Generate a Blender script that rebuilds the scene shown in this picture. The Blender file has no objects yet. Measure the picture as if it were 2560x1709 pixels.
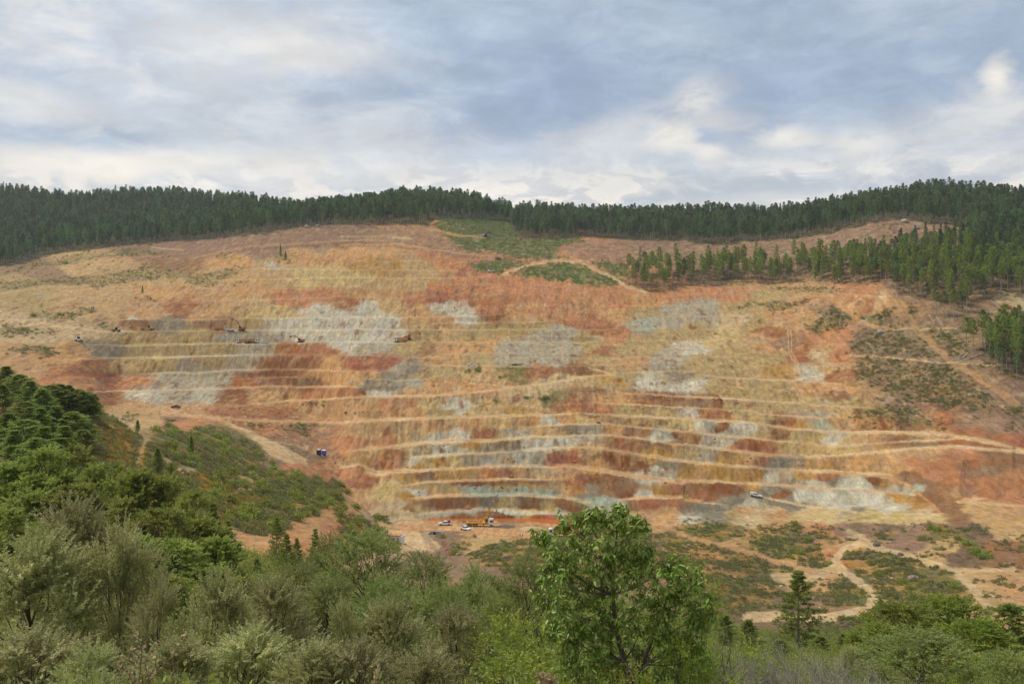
import bpy, bmesh, math, random
import numpy as np
from mathutils import Vector, Matrix
random.seed(7); RNG = np.random.default_rng(11)
C = bpy.context.scene
COL = C.collection
R_ = math.radians
# ------------------------------------------------------------------ camera, sky, sun, exposure
FPX, HZ, CX = 2560 * 35 / 36.0, 760.0, 1280.0      # focal length, eye level and centre in photograph pixels
cam_d = bpy.data.cameras.new('camera'); cam = bpy.data.objects.new('camera', cam_d); COL.objects.link(cam)
cam_d.lens = 35; cam_d.sensor_width = 36; cam_d.clip_start = 0.1; cam_d.clip_end = 20000
cam_d.shift_y = -(854.5 - HZ) / 2560.0
cam.location = (0, 0, 0); cam.rotation_euler = (R_(90), 0, 0)
C.camera = cam
C.view_settings.view_transform = 'Standard'; C.view_settings.look = 'None'
C.view_settings.exposure = 0.9; C.view_settings.gamma = 1.0; C.view_settings.use_curve_mapping = False
C.render.engine = 'CYCLES'
C.cycles.use_denoising = True
C.cycles.max_bounces = 5; C.cycles.diffuse_bounces = 3; C.cycles.transparent_max_bounces = 4
C.cycles.volume_bounces = 0
SUN_EL, SUN_AZ = 56.0, 296.0                      # azimuth clockwise from +Y: high on the left
sun_d = bpy.data.lights.new('sun', 'SUN'); sun = bpy.data.objects.new('sun', sun_d); COL.objects.link(sun)
sun_d.energy = 1.5; sun_d.angle = R_(11); sun_d.color = (1.0, 0.965, 0.91)
sdir = Vector((math.sin(R_(SUN_AZ)) * math.cos(R_(SUN_EL)), math.cos(R_(SUN_AZ)) * math.cos(R_(SUN_EL)), math.sin(R_(SUN_EL))))
sun.rotation_euler = sdir.to_track_quat('Z', 'Y').to_euler()

class NT:
    """small helper for node trees"""
    def __init__(s, tree): s.t = tree; s.n = tree.nodes; s.l = tree.links
    def add(s, kind, **kw):
        n = s.n.new(kind)
        for k, v in kw.items(): setattr(n, k, v)
        return n
    def put(s, sock, v):
        if isinstance(v, bpy.types.NodeSocket): s.l.new(v, sock)
        elif v is not None: sock.default_value = v
    def math(s, op, a, b=None, c=None, clamp=False):
        n = s.add('ShaderNodeMath', operation=op, use_clamp=clamp)
        s.put(n.inputs[0], a); s.put(n.inputs[1], b)
        if c is not None: s.put(n.inputs[2], c)
        return n.outputs[0]
    def mix(s, f, a, b, kind='MIX'):
        n = s.add('ShaderNodeMix', data_type='RGBA', blend_type=kind)
        s.put(n.inputs[0], f); s.put(n.inputs[6], a); s.put(n.inputs[7], b)
        return n.outputs[2]
    def ramp(s, f, a, b, lo=0.0, hi=1.0):
        n = s.add('ShaderNodeMapRange', interpolation_type='SMOOTHSTEP')
        s.put(n.inputs[0], f); s.put(n.inputs[1], a); s.put(n.inputs[2], b); s.put(n.inputs[3], lo); s.put(n.inputs[4], hi)
        return n.outputs[0]
    def noise(s, vec, scale, detail=4, rough=0.55, dist=0.0):
        n = s.add('ShaderNodeTexNoise'); s.put(n.inputs['Vector'], vec)
        n.inputs['Scale'].default_value = scale; n.inputs['Detail'].default_value = detail
        n.inputs['Roughness'].default_value = rough; n.inputs['Distortion'].default_value = dist
        return n
def lin(c):
    o = []
    for x in c:
        x = x / 255.0
        o.append(x / 12.92 if x <= 0.04045 else ((x + 0.055) / 1.055) ** 2.4)
    return o
world = bpy.data.worlds.new('World'); C.world = world; world.use_nodes = True
W = NT(world.node_tree); W.n.clear()
def build_sky():
    out = W.add('ShaderNodeOutputWorld'); bg = W.add('ShaderNodeBackground')
    STR = 0.12
    bg.inputs[1].default_value = STR
    sky = W.add('ShaderNodeTexSky', sky_type='NISHITA', sun_disc=False)
    sky.sun_elevation = R_(SUN_EL); sky.sun_rotation = R_(SUN_AZ)
    tc = W.add('ShaderNodeTexCoord'); sx = W.add('ShaderNodeSeparateXYZ'); W.l.new(tc.outputs['Generated'], sx.inputs[0])
    X, Y, Z = sx.outputs
    az = W.math('MULTIPLY', W.math('ARCTAN2', X, Y), 57.29578)         # degrees, right positive
    el = W.math('MULTIPLY', W.math('ARCSINE', Z), 57.29578)
    # cloud sheet: direction projected on a plane overhead, softened near the horizon
    zz = W.math('MAXIMUM', W.math('ADD', Z, 0.10), 0.05)
    cv = W.add('ShaderNodeCombineXYZ'); W.put(cv.inputs[0], W.math('DIVIDE', X, zz)); W.put(cv.inputs[1], W.math('DIVIDE', Y, zz)); cv.inputs[2].default_value = 3.7
    n1 = W.noise(cv.outputs[0], 0.55, 5, 0.55, 0.4).outputs['Fac']
    # puffs near the horizon are read in angle, so they keep a rounded shape
    pv = W.add('ShaderNodeCombineXYZ'); W.put(pv.inputs[0], W.math('MULTIPLY', az, 0.10)); W.put(pv.inputs[1], W.math('MULTIPLY', el, 0.24)); pv.inputs[2].default_value = 1.3
    n2 = W.noise(pv.outputs[0], 2.1, 7, 0.58, 0.3).outputs['Fac']
    n3 = W.noise(pv.outputs[0], 1.25, 7, 0.6, 0.6).outputs['Fac']
    n4 = W.noise(pv.outputs[0], 3.6, 6, 0.62, 0.5).outputs['Fac']
    wob = W.math('SUBTRACT', n4, 0.5); wob3 = W.math('SUBTRACT', n3, 0.5)
    def blob(a, e, ra, re, wobble=1.6):
        da = W.math('DIVIDE', W.math('SUBTRACT', az, a), ra); de = W.math('DIVIDE', W.math('SUBTRACT', el, e), re)
        r = W.math('SQRT', W.math('ADD', W.math('MULTIPLY', da, da), W.math('MULTIPLY', de, de)))
        r = W.math('ADD', r, W.math('ADD', W.math('MULTIPLY', wob, wobble), W.math('MULTIPLY', wob3, wobble)))
        return W.ramp(r, 1.25, 0.25)
    def px(u, v): return (math.degrees(math.atan((u - CX) / FPX)), math.degrees(math.atan((HZ - v) / math.hypot(FPX, u - CX))))
    def pb(u, v, ru, rv, wob_=1.6):
        a, e = px(u, v); return blob(a, e, ru / FPX * 57.3, rv / FPX * 57.3, wob_)
    blue = lin((165, 180, 200)); pale = lin((206, 211, 217)); cream = lin((230, 225, 218)); bright = lin((249, 240, 226)); slate = lin((170, 184, 200))
    k = 0.55 / STR
    c4 = lambda c: (c[0] * k, c[1] * k, c[2] * k, 1)
    base = W.mix(W.ramp(n1, 0.42, 0.66), c4(blue), c4(lin((186, 196, 208)))); base = W.mix(W.math('MULTIPLY', W.ramp(n3, 0.46, 0.60), 0.48), base, c4(lin((150, 166, 190))))
    # the whole sheet is brighter on the left, away from the heavy cloud
    left = W.ramp(W.math('ADD', az, W.math('MULTIPLY', wob3, 26)), 4.0, -20.0)
    col = W.mix(W.math('MULTIPLY', left, 0.80), base, c4(pale))
    col = W.mix(W.math('MULTIPLY', W.ramp(n2, 0.50, 0.72), W.math('MULTIPLY_ADD', left, 0.55, 0.12)), col, c4(cream))
    # pale layer towards the horizon
    hl = W.ramp(W.math('ADD', el, W.math('ADD', W.math('MULTIPLY', wob3, 7.5), W.math('MULTIPLY', wob, 3.0))), 11.5, 7.3)
    col = W.mix(W.math('MULTIPLY', hl, 0.86), col, c4(lin((224, 221, 219))))
    hb = W.ramp(W.math('ADD', el, W.math('MULTIPLY', wob, 6.0)), 9.3, 6.0)
    col = W.mix(W.math('MULTIPLY', W.math('MULTIPLY', hb, W.ramp(n4, 0.48, 0.58)), 0.9), col, c4(bright))
    col = W.mix(W.math('MULTIPLY', W.math('MULTIPLY', hl, W.ramp(n3, 0.52, 0.42)), 0.55), col, c4(slate))
    for (u, v, ru, rv, c, s) in ((60, 350, 330, 52, slate, .70), (420, 335, 160, 48, slate, .40), (120, 195, 110, 45, slate, .5), (480, 345, 85, 42, lin((200, 206, 214)), .6),
                                 (640, 110, 300, 80, cream, .55), (760, 140, 130, 50, bright, .30), (150, 405, 240, 42, bright, .75), (280, 425, 90, 36, bright, .85), (700, 400, 260, 40, cream, .5), (430, 400, 120, 34, bright, .5), (900, 440, 260, 30, cream, .4), (90, 250, 130, 50, cream, .6),
                                 (1750, 235, 85, 60, bright, .85), (1720, 290, 210, 60, cream, .62), (1690, 345, 80, 36, bright, .65), (1780, 375, 60, 26, bright, .6), (1960, 345, 95, 40, bright, .65), (2150, 345, 75, 40, bright, .5),
                                 (2490, 200, 45, 62, bright, .9), (2500, 250, 150, 62, cream, .75), (2380, 300, 190, 48, cream, .5), (1500, 345, 190, 50, cream, .5),
                                 (2000, 200, 420, 90, lin((153, 171, 196)), .6), (2200, 290, 240, 50, lin((168, 184, 204)), .5), (1450, 200, 320, 110, lin((154, 171, 195)), .65), (1250, 385, 210, 40, lin((176, 192, 210)), .5),
                                 (2100, 505, 330, 24, bright, .35), (1150, 60, 260, 70, lin((178, 198, 217)), .5)):
        col = W.mix(W.math('MULTIPLY', pb(u, v, ru, rv), s), col, c4(c))
    hv = W.add('ShaderNodeHueSaturation'); W.put(hv.inputs['Color'], col); W.put(hv.inputs['Value'], W.math('MULTIPLY', W.ramp(n4, 0.36, 0.64, 0.95, 1.05), W.ramp(n2, 0.36, 0.64, 0.95, 1.05))); col = hv.outputs[0]
    # clear sky shows through thinly everywhere
    col = W.mix(0.06, col, sky.outputs[0])
    # below the horizon: dull earth
    col = W.mix(W.ramp(el, -1.0, -4.0), col, (0.9, 0.8, 0.6, 1))
    W.l.new(col, bg.inputs[0]); W.l.new(bg.outputs[0], out.inputs[0])
build_sky()
# ------------------------------------------------------------------ numeric helpers
_perm = np.random.default_rng(5).permutation(256); _perm = np.concatenate([_perm, _perm, _perm])
_ga = np.random.default_rng(6).uniform(0, 2 * np.pi, 256); _gx, _gy = np.cos(_ga), np.sin(_ga)
def pn(x, y, s=0):
    x = np.asarray(x, float) + s * 17.13; y = np.asarray(y, float) - s * 9.71
    xi = np.floor(x).astype(np.int64); yi = np.floor(y).astype(np.int64); xf = x - xi; yf = y - yi
    xi &= 255; yi &= 255
    u = xf * xf * xf * (xf * (xf * 6 - 15) + 10); v = yf * yf * yf * (yf * (yf * 6 - 15) + 10)
    def g(ix, iy, dx, dy):
        h = _perm[_perm[ix & 255] + (iy & 255)]; return _gx[h] * dx + _gy[h] * dy
    a = g(xi, yi, xf, yf); b = g(xi + 1, yi, xf - 1, yf); c = g(xi, yi + 1, xf, yf - 1); d = g(xi + 1, yi + 1, xf - 1, yf - 1)
    return ((a * (1 - u) + b * u) * (1 - v) + (c * (1 - u) + d * u) * v) * 1.41
def fbm(x, y, o=4, s=0, g=0.5):
    r = 0; a = 1; t = 0
    for i in range(o):
        r = r + a * pn(x, y, s + i * 3); t += a; a *= g; x = np.asarray(x) * 2.03; y = np.asarray(y) * 2.03
    return r / t
def pchip(xk, yk, x):
    xk = np.asarray(xk, float); yk = np.asarray(yk, float); h = np.diff(xk); dl = np.diff(yk) / h
    m = np.zeros_like(yk); m[0] = dl[0]; m[-1] = dl[-1]
    for i in range(1, len(xk) - 1):
        if dl[i - 1] * dl[i] > 0:
            w1 = 2 * h[i] + h[i - 1]; w2 = h[i] + 2 * h[i - 1]; m[i] = (w1 + w2) / (w1 / dl[i - 1] + w2 / dl[i])
    i = np.clip(np.searchsorted(xk, x) - 1, 0, len(h) - 1); t = (x - xk[i]) / h[i]
    return (yk[i] * (1 + 2 * t) * (1 - t) ** 2 + h[i] * m[i] * t * (1 - t) ** 2 + yk[i + 1] * t * t * (3 - 2 * t) + h[i] * m[i + 1] * t * t * (t - 1))
def sstep(a, b, x):
    t = np.clip((x - a) / (b - a), 0, 1); return t * t * (3 - 2 * t)
# survey windows of the site: tag -> (u0, v0, scale) so that notes taken on enlarged survey sheets can be written down as read
K_ = 860 / 2349.0
SHEET = {'A': (0, 440, K_), 'B': (850, 440, K_), 'C': (1700, 440, K_), 'D': (0, 850, K_), 'E': (850, 850, K_), 'F': (1700, 850, K_),
         'G': (1700, 1139, K_), 'J': (0, 1139, K_), 'K': (850, 1139, K_), 'H': (900, 1220, 550 / 2349.0), 'P': (0, 0, 1.0), 'T': (520, 780, 540 / 2349.0), 'S': (160, 780, 260 / 2349.0)}
def sh(tag, pts):
    u0, v0, k = SHEET[tag]; return [(u0 + x * k, v0 + y * k) for x, y in pts]
def shm(*segs):
    o = []
    for tag, pts in segs: o += sh(tag, pts)
    return o
# ------------------------------------------------------------------ terrain
#  profile of the ground along bearings: per bearing (photograph column) distance / sight-line row pairs, from the camera hill to the skyline
N0 = [(1.5, -1.7), (8, -4.0), (25, -10.5)]
PROF = {
 0:    [(60,1470),(110,1290),(180,1110),(250,965),(300,1005),(380,1012),(430,1000),(450,990),(470,980),(490,970),(510,958),(540,940),(575,905),(621,850),(667,800),(743,740),(818,700),(902,680),(950,663),(1250,570),(1500,500)],
 160:  [(60,1480),(110,1310),(180,1150),(245,1000),(300,1030),(400,1030),(470,1010),(490,1000),(505,990),(520,980),(535,970),(560,945),(595,900),(640,850),(682,800),(752,740),(827,700),(926,655),(988,638),(1270,570),(1500,505)],
 320:  [(60,1490),(110,1350),(190,1180),(270,1062),(340,1075),(480,1035),(560,1020),(575,1012),(585,1000),(595,985),(610,965),(630,940),(644,900),(668,850),(705,800),(771,740),(837,690),(931,640),(1007,612),(1280,560),(1500,505)],
 480:  [(60,1510),(110,1410),(200,1240),(300,1110),(380,1085),(480,1045),(570,1015),(580,1008),(590,998),(600,985),(615,965),(635,940),(648,900),(673,850),(707,800),(766,740),(818,690),(893,640),(969,602),(1260,555),(1480,512)],
 640:  [(60,1535),(110,1450),(230,1275),(340,1172),(410,1130),(480,1065),(540,1025),(560,1015),(580,1003),(595,990),(612,970),(635,940),(651,900),(678,850),(705,800),(752,740),(790,690),(837,640),(912,583),(1110,553),(1250,535)],
 800:  [(60,1560),(110,1465),(240,1310),(340,1205),(400,1216),(430,1195),(470,1150),(490,1120),(510,1095),(535,1070),(565,1045),(585,990),(620,910),(663,850),(700,800),(747,740),(785,690),(827,640),(922,566),(1100,540),(1240,525)],
 900:  [(60,1575),(115,1485),(240,1360),(330,1262),(385,1330),(414,1300),(432,1268),(441,1240),(460,1180),(485,1110),(510,1050),(546,980),(598,910),(658,850),(697,800),(747,740),(782,690),(822,640),(936,562),(1100,530),(1230,515)],
 1000: [(60,1585),(115,1505),(250,1400),(320,1368),(370,1345),(405,1325),(428,1294),(441,1240),(460,1180),(485,1110),(510,1050),(546,980),(598,910),(658,850),(697,800),(747,740),(782,690),(827,635),(940,562),(1100,520),(1220,512)],
 1120: [(60,1592),(118,1505),(255,1420),(320,1392),(372,1345),(405,1325),(428,1294),(441,1240),(460,1180),(485,1110),(510,1050),(546,980),(598,910),(660,850),(700,800),(747,740),(782,690),(832,635),(950,548),(1120,522),(1230,510)],
 1280: [(60,1600),(120,1515),(250,1415),(330,1354),(372,1360),(405,1325),(428,1294),(441,1240),(460,1180),(485,1110),(510,1050),(546,980),(598,910),(663,850),(703,800),(747,740),(785,690),(837,640),(950,590),(1080,560),(1230,530)],
 1440: [(60,1610),(120,1530),(235,1440),(325,1345),(368,1348),(403,1324),(428,1293),(441,1240),(460,1180),(485,1110),(510,1050),(546,980),(598,910),(665,850),(702,800),(743,740),(783,692),(837,645),(950,597),(1080,568),(1215,540)],
 1600: [(60,1620),(120,1545),(220,1465),(320,1372),(368,1335),(402,1312),(429,1287),(441,1240),(460,1180),(485,1110),(510,1050),(546,980),(598,910),(666,850),(700,800),(738,740),(780,697),(837,650),(950,600),(1080,572),(1200,545)],
 1920: [(60,1640),(120,1590),(200,1530),(300,1420),(355,1345),(395,1310),(430,1270),(438,1240),(456,1180),(480,1110),(503,1050),(540,980),(590,910),(634,850),(663,800),(710,740),(761,700),(818,650),(902,601),(1030,575),(1150,542)],
 2240: [(60,1660),(120,1600),(190,1540),(280,1430),(335,1345),(375,1300),(405,1260),(412,1230),(426,1180),(448,1110),(470,1050),(502,980),(540,910),(578,850),(604,800),(625,740),(663,690),(714,640),(836,548),(960,530),(1100,512)],
 2560: [(60,1670),(120,1610),(190,1530),(270,1430),(320,1340),(345,1300),(365,1260),(372,1230),(388,1180),(412,1110),(438,1050),(468,980),(502,910),(535,850),(562,800),(602,740),(640,690),(690,640),(800,580),(900,540),(1050,505)],
}
UK = [-2600, -500] + sorted(PROF) + [3060, 5200]
PR = dict(PROF); PR[-2600] = PR[-500] = PROF[0]; PR[3060] = PR[5200] = PROF[2560]
UC = np.concatenate([np.linspace(-2600, -300, 60, endpoint=False), np.linspace(-300, 0, 30, endpoint=False), np.linspace(0, 2560, 1080), np.linspace(2560, 2860, 31)[1:], np.linspace(2860, 5200, 61)[1:]])
NU = len(UC)
_dk = np.array([[p[0] for p in PR[u]] for u in UK]); _vk = np.array([[p[1] for p in PR[u]] for u in UK])
# skyline detail of the wooded hills: ground row under the tree tops, read along the photograph
SKY_U = [-600, 0, 65, 130, 196, 235, 294, 360, 436, 523, 610, 675, 703, 752, 796, 872, 959, 1003, 1090, 1133, 1188, 1232, 1286, 1362, 1450, 1558, 1667, 1700, 1787, 1853, 1918, 1983, 2049, 2115, 2180, 2245, 2267, 2321, 2376, 2430, 2496, 2560, 3160]
SKY_V = [455, 471, 477, 487, 493, 490, 480, 480, 483, 490, 498, 505, 512, 521, 512, 507, 499, 487, 487, 493, 499, 512, 520, 525, 531, 530, 534, 528, 525, 532, 532, 525, 512, 503, 493, 488, 480, 469, 469, 476, 480, 490, 540]
DD = np.stack([pchip(UK, _dk[:, i], UC) for i in range(_dk.shape[1])], 1)
VV = np.stack([pchip(UK, _vk[:, i], UC) for i in range(_vk.shape[1])], 1)
VV[:, -1] = np.interp(UC, SKY_U, SKY_V) + 18.5 * 1150 / DD[:, -1]
VV[:, -2] = np.maximum(VV[:, -2], VV[:, -1] + 8)
BENCH = [  # edge of each working bench (survey sheets), width of its flat in metres
 (shm(('A', [(1600, 628), (2349, 640)]), ('B', [(450, 640), (930, 645)])), 9), (shm(('B', [(150, 578), (730, 572)])), 6),
 (shm(('A', [(1250, 712), (2349, 694)]), ('B', [(500, 695), (1000, 690), (1150, 684)])), 7), (shm(('B', [(900, 740), (1400, 742), (1700, 790)])), 6),
 (shm(('A', [(830, 868), (1300, 860), (2349, 830)]), ('B', [(250, 825), (620, 835), (1000, 775)])), 11),
 (shm(('A', [(700, 985), (1200, 975), (1850, 970), (2349, 967)]), ('B', [(560, 962), (900, 960), (1150, 945)])), 12),
 (shm(('B', [(560, 1003), (1300, 1000), (1500, 985)])), 8), (shm(('B', [(1800, 885), (2349, 882)]), ('C', [(250, 875)])), 6), (shm(('B', [(1850, 962), (2349, 962)]), ('C', [(420, 950)])), 6),
 (shm(('A', [(560, 1050), (780, 1067), (1450, 1056), (2349, 1052)]), ('B', [(700, 1048), (1700, 1045), (2000, 1050)])), 13),
 (shm(('C', [(0, 1045), (420, 1040)])), 6), (shm(('B', [(1060, 1095), (1650, 1092), (1900, 1085)])), 5),
 (shm(('A', [(560, 1150), (640, 1163), (1500, 1148), (2349, 1140)]), ('B', [(440, 1137), (1000, 1134), (1600, 1140), (1900, 1130)])), 14),
 (shm(('B', [(1900, 1130), (2349, 1128)]), ('C', [(280, 1138)])), 5), (shm(('B', [(1600, 1190), (2349, 1180)]), ('C', [(200, 1190)])), 5),
 (shm(('A', [(360, 1258), (800, 1252), (1180, 1242), (1650, 1230), (2349, 1226)]), ('B', [(300, 1230), (560, 1238), (640, 1214), (1600, 1215)])), 11),
 (shm(('C', [(840, 1156), (1180, 1160)])), 5), (shm(('C', [(820, 1275), (1140, 1280)])), 5), (shm(('C', [(0, 1245), (400, 1235), (680, 1250)])), 6), (shm(('C', [(0, 1300), (300, 1285), (640, 1300)])), 5),
 (shm(('A', [(940, 1354), (1350, 1345), (1700, 1331), (2349, 1330)]), ('B', [(350, 1334)])), 8),
 (shm(('A', [(1560, 1395), (1800, 1386), (2200, 1382)])), 4), (shm(('B', [(130, 1385), (520, 1395), (700, 1370)])), 6),
 (shm(('B', [(1150, 1245), (2000, 1240), (2349, 1235)])), 5),
 (shm(('B', [(560, 1285), (850, 1297), (1250, 1303), (1600, 1296), (2000, 1290)])), 14), (shm(('B', [(1850, 1345), (2100, 1338), (2349, 1330)]), ('C', [(300, 1378), (500, 1385), (800, 1400), (1100, 1420)])), 9),
 (shm(('A', [(600, 1470), (1200, 1463), (1500, 1453), (2349, 1441)]), ('B', [(0, 1441), (200, 1455)])), 12),
 (shm(('D', [(1250, 520), (1600, 541), (2349, 576)]), ('E', [(0, 573), (430, 547), (900, 532), (1350, 522), (1640, 500)])), 13),
 (shm(('D', [(1700, 440), (2349, 400)]), ('E', [(0, 403), (600, 387), (1000, 353), (1170, 328), (1350, 312), (1650, 254), (1900, 236)])), 13),
 (shm(('E', [(1860, 352), (2349, 386)]), ('F', [(0, 383), (600, 421), (1000, 455), (1300, 462)])), 10),
 (shm(('E', [(1680, 424), (2349, 462)]), ('F', [(0, 462), (480, 492), (640, 517), (1180, 537)])), 7),
 (shm(('E', [(1640, 502), (1850, 517), (2349, 541)]), ('F', [(0, 538), (380, 572), (800, 612), (1000, 625), (1200, 635), (1380, 626), (1520, 628), (1850, 650), (2349, 748)])), 10),
 (shm(('E', [(1300, 600), (1560, 578), (1760, 575), (2000, 593), (2349, 638)]), ('F', [(0, 631), (380, 668), (850, 713), (1100, 725), (1350, 708), (1600, 690), (1850, 688)])), 9),
 (shm(('E', [(0, 768), (380, 738), (560, 712), (800, 694), (1000, 698), (1300, 668), (1600, 658), (1850, 658), (2349, 728)]), ('F', [(0, 716), (350, 760), (650, 795), (880, 803), (1150, 780), (1500, 750), (1900, 730), (2349, 765)])), 13),
 (shm(('E', [(440, 808), (700, 788), (1000, 775), (1300, 752), (1600, 736), (1800, 748), (2349, 838)]), ('F', [(0, 836), (400, 868), (800, 890), (1200, 920), (1420, 945), (1560, 1005)])), 14),
 (shm(('E', [(0, 875), (130, 858), (250, 924), (450, 905), (800, 876), (1100, 864), (1500, 868), (1750, 895), (2000, 938), (2349, 985)]), ('F', [(0, 975), (250, 968), (500, 985), (800, 1004), (1300, 1040), (1600, 1062)])), 15),
 (shm(('E', [(400, 992), (700, 968), (1000, 960), (1300, 957), (1530, 960)])), 7), (shm(('E', [(480, 1088), (800, 1072), (1150, 1063), (1350, 1068), (1550, 1075), (1720, 1100)])), 9),
 (shm(('E', [(1880, 1084), (2349, 1078)]), ('F', [(0, 1092), (300, 1120)])), 8), (shm(('E', [(500, 1196), (950, 1162), (1150, 1170), (1560, 1195)])), 8),
 (shm(('F', [(1880, 1112), (2349, 1128), (2900, 1140)])), 12), (shm(('F', [(1980, 1292), (2349, 1300), (2900, 1310)])), 12),
]
rows = 940
TX = np.zeros((NU, rows)); TY = np.zeros((NU, rows)); TZ = np.zeros((NU, rows)); FLAT = np.zeros((NU, rows))
bn = []; COLP = []
for pts, w in BENCH:
    pu = np.array([p[0] for p in pts]); pv = np.array([p[1] for p in pts])
    v = np.interp(UC, pu, pv) + 2.6 * fbm(UC / 60.0, UC * 0 + w, 3, 40) + 1.6 * fbm(UC / 11.0, UC * 0 + w, 3, 44)
    fade = sstep(pu[0] - 25, pu[0] + 85, UC) * sstep(pu[-1] + 25, pu[-1] - 85, UC)
    if pu[-1] > 2600: fade = sstep(pu[0] - 12, pu[0] + 40, UC)
    bn.append((v, w * fade * (0.85 + 0.5 * fbm(UC / 90.0, UC * 0 + 3.3 * w, 2, 51))))
for j in range(NU):
    d = DD[j]; v = VV[j]
    bd = [N0[0][0], N0[1][0], N0[2][0]] + list(d[:6]); bz = [N0[0][1], N0[1][1], N0[2][1]] + [-(v[i] - HZ) / FPX * d[i] for i in range(6)]
    bf = [0] * len(bd)
    # wall part: rows fall monotonically from the pit foot upward
    k0 = 5
    wv = v[k0:19]; wd = d[k0:19]
    mono = np.minimum.accumulate(wv - np.arange(len(wv)) * 1e-3)
    act = sorted((np.interp(-b[0][j], -mono, wd), b[1][j]) for b in bn if b[1][j] > 0.05 and mono[-1] + 3 < b[0][j] < mono[0] - 3)
    gd = np.arange(wd[0] + 0.5, wd[-1], 0.6); x = gd.copy(); ff = np.zeros(len(gd))
    for n_, (e_, w_) in enumerate(act):                      # each bench holds the level over its flat, then the face catches up with the slope
        win = min([(q[0] - e_) / min(1.0, q[1] / 6.0) for q in act[n_ + 1:]] + [max(5 * w_, 18.0)]); win = max(win, 0.5); w_ = min(w_, 0.56 * win)
        m_ = (x > e_) & (x < e_ + win); r_ = x[m_] - e_; fl_ = r_ < w_
        x[m_] = e_ + np.where(fl_, 0.035 * r_, 0.035 * w_ + (r_ - w_) * (win - 0.035 * w_) / (win - w_)); ff[m_] = np.maximum(ff[m_], fl_ * min(1.0, w_ / 2.0))
    bd += list(gd); bz += list(-(np.interp(x, wd, mono) - HZ) / FPX * x); bf += list(ff)
    for i in (19, 20):
        bd.append(d[i]); bz.append(-(v[i] - HZ) / FPX * d[i]); bf.append(0)
    bd += [d[20] + 250, d[20] + 900, 3200]; bz += [bz[-1] - 25, bz[-1] - 120, -70]; bf += [0, 0, 0]
    bd = np.array(bd); bz = np.array(bz); bd = np.maximum.accumulate(bd + np.arange(len(bd)) * 1e-4)
    vp = HZ - FPX * bz / bd
    wgt = np.abs(np.diff(vp)) * np.where(bd[1:] < 45, 0.12, 1.0) + 40 * np.diff(np.log(bd)) * np.where(bd[1:] < 45, 0.4, 1.0)
    cw = np.concatenate([[0], np.cumsum(wgt)]); s = np.linspace(0, cw[-1], rows)
    TY[j] = np.interp(s, cw, bd); COLP.append((bd, bz, np.array(bf, float)))
ker = np.exp(-0.5 * (np.arange(-14, 15) / 6.0) ** 2); ker /= ker.sum(); pad = np.concatenate([np.repeat(TY[:1], 14, 0), TY, np.repeat(TY[-1:], 14, 0)])
TY = sum(ker[q] * pad[q:q + NU] for q in range(29))
for j in range(NU):
    TZ[j] = np.interp(TY[j], COLP[j][0], COLP[j][1]); FLAT[j] = np.interp(TY[j], COLP[j][0], COLP[j][2]); TX[j] = (UC[j] - CX) / FPX * TY[j]
V0 = HZ - FPX * TZ / TY                                    # sight-line row of the undisturbed ground
U0 = np.repeat(UC[:, None], rows, 1)
hill = sstep(40, 100, TY)
pitf = ((U0 > 980) & (U0 < 1720) & (V0 > 1286) & (V0 < 1334) & (TY > 398))
calm = np.where(pitf, 0.08, 1.0); fl = np.clip(FLAT, 0, 1); rough = sstep(420, 380, TY) + sstep(900, 960, TY)
TZ += hill * calm * (1.2 * fbm(TX / 90, TY / 90, 3, 1) + (0.15 + 0.55 * rough) * (1 - 0.8 * fl) * fbm(TX / 16, TY / 22, 3, 7) + (0.10 + 0.2 * rough) * (1 - 0.8 * fl) * fbm(TX / 3.6, TY / 7.5, 3, 13))
wall = sstep(430, 470, TY) * sstep(1000, 900, TY) * (1 - np.clip(FLAT, 0, 1))
fA = 0.38 + 0.62 * sstep(880, 1010, V0)
TZ += wall * (2.0 * (0.55 + 0.45 * fA) * (np.abs(fbm(TX / 10.0 + 0.5 * fbm(TX / 40, TY / 40, 2, 23), TY / 90, 3, 21)) - 0.2) + 0.75 * fA * fbm(TX / 2.8, TY / 4.0, 4, 25, 0.6) + 1.0 * fbm(TX / 14, TY / 9, 3, 27))
scrub = sstep(130, 160, TY) * sstep(400, 360, TY)
TZ += scrub * 0.9 * fbm(TX / 8, TY / 9, 4, 31)
# the orange pond lies in a shallow hollow of the pit floor
POND_Z = -92.15
POND = sh('H', [(712, 352), (745, 324), (1000, 321), (1300, 320), (1650, 319), (1950, 322), (2090, 336), (2210, 362), (2330, 395), (2420, 432), (2330, 430), (2190, 401), (2060, 382), (1900, 365), (1700, 352), (1450, 345), (1250, 346), (1100, 341), (960, 343), (840, 348)])
def unz(u, v, z): d = -z * FPX / (v - HZ); return ((u - CX) / FPX * d, d, z)
def inpoly(px, py, poly):
    r = np.zeros(px.shape, bool); n = len(poly)
    for i in range(n):
        x1, y1 = poly[i]; x2, y2 = poly[(i + 1) % n]
        if y1 == y2: continue
        c = (y1 > py) != (y2 > py)
        r ^= c & (px < (x2 - x1) * (py - y1) / (y2 - y1) + x1)
    return r
pw = [unz(u, v, POND_Z)[:2] for u, v in POND]
inp = inpoly(TX, TY, pw); TZ = np.where(inp, np.minimum(TZ, POND_Z - 0.5), np.where(pitf, np.maximum(TZ, POND_Z + 0.12), TZ))
VP = HZ - FPX * TZ / TY
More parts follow.
